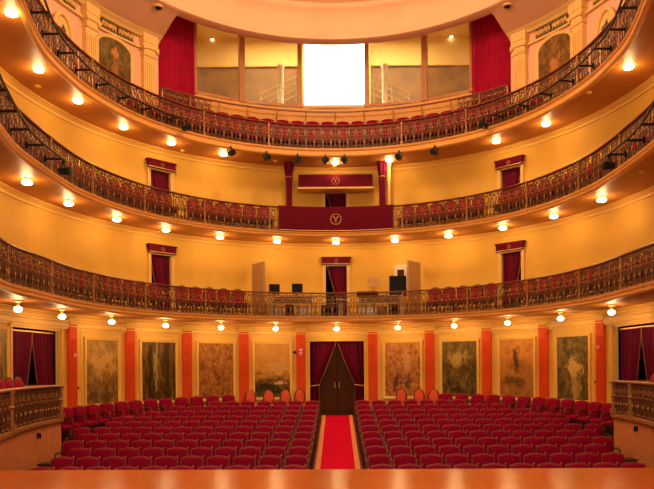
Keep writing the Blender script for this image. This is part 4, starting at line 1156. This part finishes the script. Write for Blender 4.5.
# orange oval-backed chairs by the centre door
def oval_chair():
    t = thing('oval_back_chair', 'x', 'chair', (0, 0, -70))
    n = 20; ov = [(.17 * math.cos(2 * PI * k / n), .72 + .255 * math.sin(2 * PI * k / n)) for k in range(n)]
    mb = MB(); mb.pad(ov, .20, .15, .10); mb.build('backrest', 'orange_fabric', t, True)
    mb = MB(); mb.tube([(x * 1.10, .19, .72 + (z - .72) * 1.06) for x, z in ov], .02, 6, closed=True); mb.build('back_frame', 'seat_wood', t, True)
    mb = MB(); mb.add(*cushion(.2, -.22, .18, .40, .48)); mb.build('seat_cushion', 'orange_fabric', t, True)
    for sx in (-1, 1):
        for sy in (-1, 1):
            mb = MB(); mb.tube([(sx * .17, sy * .17, .42), (sx * .185, sy * .19, 0)], [.022, .014], 6); mb.build('leg', 'seat_wood', t)
    for sx in (-1, 1):
        mb = MB(); mb.tube([(sx * .12, .18, .42), (sx * .11, .19, .52)], .018, 6); mb.build('back_post', 'seat_wood', t)
    remember(t); return t
oc = oval_chair()
for i, (px, lab) in enumerate(((251.5, 'dark framed orange oval chair, farthest of four from the doorway under the hills painting'), (269.5, 'orange oval chair second from the autumn painting under the hills painting'), (286, 'orange oval chair third along under the hills painting, one from the pilaster'), (300, 'dark framed orange oval chair against the pilaster with the safety sign'),
                               (400, 'orange oval chair nearest the doorway under the figures painting'), (417.5, 'orange oval chair in the middle of three under the figures painting'), (432, 'dark framed orange oval chair by the pilaster beside the dusk painting'))):
    u = u_at(px, 7.6); x, y = P(u, 7.6)
    loc = (x, y, plat_z(y)); 
    if i == 0: oc.location = loc; oc.rotation_euler = (0, 0, rot(u)); oc['label'] = lab; oc['group'] = 'orange oval-backed chairs'
    else: dup(oc, loc, rot(u), lab, 'orange oval-backed chairs')

# balcony chairs: round-topped upholstered backs in dark bentwood
def balcony_chair():
    t = thing('balcony_chair', 'x', 'chair', (0, 0, -80))
    hw = .205
    pts = [(-hw * .85, .50), (hw * .85, .50), (hw, .64)] + [(hw * math.cos(PI * k / 10), .78 + .155 * math.sin(PI * k / 10)) for k in range(11)] + [(-hw, .64)]
    mb = MB(); mb.pad(pts, .19, .13, .12); mb.build('backrest', 'balcony_fabric', t, True)
    mb = MB(); mb.tube([(-.18, .21, .0), (-.205, .19, .42), (-.222, .19, .66)] + [(.222 * math.cos(PI - PI * k / 10), .19, .78 + .18 * math.sin(PI * k / 10)) for k in range(11)] + [(.222, .19, .66), (.205, .19, .42), (.18, .21, 0)], .019, 6)
    mb.build('back_frame', 'seat_wood', t, True)
    mb = MB(); mb.add(*cushion(.215, -.20, .17, .42, .49)); mb.build('seat_cushion', 'balcony_fabric', t, True)
    mb = MB(); mb.box((0, -.01, .365), (.42, .37, .11)); mb.build('seat_frame', 'seat_wood', t)
    for sx in (-1, 1):
        mb = MB(); mb.tube([(sx * .18, -.16, .34), (sx * .19, -.18, 0)], [.028, .02], 6); mb.build('leg', 'seat_wood', t)
    mb = MB(); mb.tube([(.17 * math.cos(2 * PI * k / 12), .17 * math.sin(2 * PI * k / 12), .20) for k in range(12)], .014, 5, closed=True); mb.build('stretcher', 'seat_wood', t)
    remember(t); return t
bc = balcony_chair(); bused = False
def put_bc(u, r, z, lab, grp):
    global bused
    x, y = P(u, r); rz = rot(u) + random.uniform(-.015, .015)
    if not bused: bc.location = (x, y, z); bc.rotation_euler = (0, 0, rz); bc['label'] = lab; bc['group'] = grp; bused = True
    else: dup(bc, (x, y, z), rz, lab, grp)
for k in range(2):
    for sg, nm in ((-1, 'left'), (1, 'right')):
        u = 27.5 if k == 0 else 20.0; q = 0
        while u < 128:
            gap = (47.2 < u < 50.5) if k == 0 else (40.5 < u < 47.5)
            if not gap:
                put_bc(sg * u, 7.12, Z_FLR[k] + .02, 'red bentwood chair behind the %s balcony railing, %s from the %s, %s side' % (LEV[k], ORD[q], ('sound desk', 'banner')[k], nm), 'chairs on the %s balcony' % LEV[k]); q += 1
            u += 3.98 if u < 82 else 4.5
for sg, nm in ((-1, 'left'), (1, 'right')):
    for q in range(14):
        u = sg * (2.15 + 4.3 * q); x, y = P(u, 7.06); o = dup(seat0, (x, y, Z_FLR[2] + .02), rot(u), 'red seat in the front row of the top balcony, %s from the middle, %s side' % (ORD[q], nm), 'front row seats on the top balcony'); o.name = 'theatre_chair'; o['category'] = 'chair'
    for q in range(11):
        u = sg * (1.95 + 3.9 * q); x, y = P(u, 7.72); o = dup(seat0, (x, y, Z_ROWB), rot(u), 'red seat in the raised row of the top balcony, %s from the middle, %s side' % (ORD[q], nm), 'raised row seats on the top balcony'); o.name = 'theatre_chair'; o['category'] = 'chair'
    for q, u in enumerate((102.4, 107.0, 111.6, 116.2, 120.8)):
        put_bc(sg * u, 7.05, Z_BOX + .05, 'red chair behind the %s side box railing, %s from the box end' % (nm, ORD[q]), 'chairs in the side boxes')
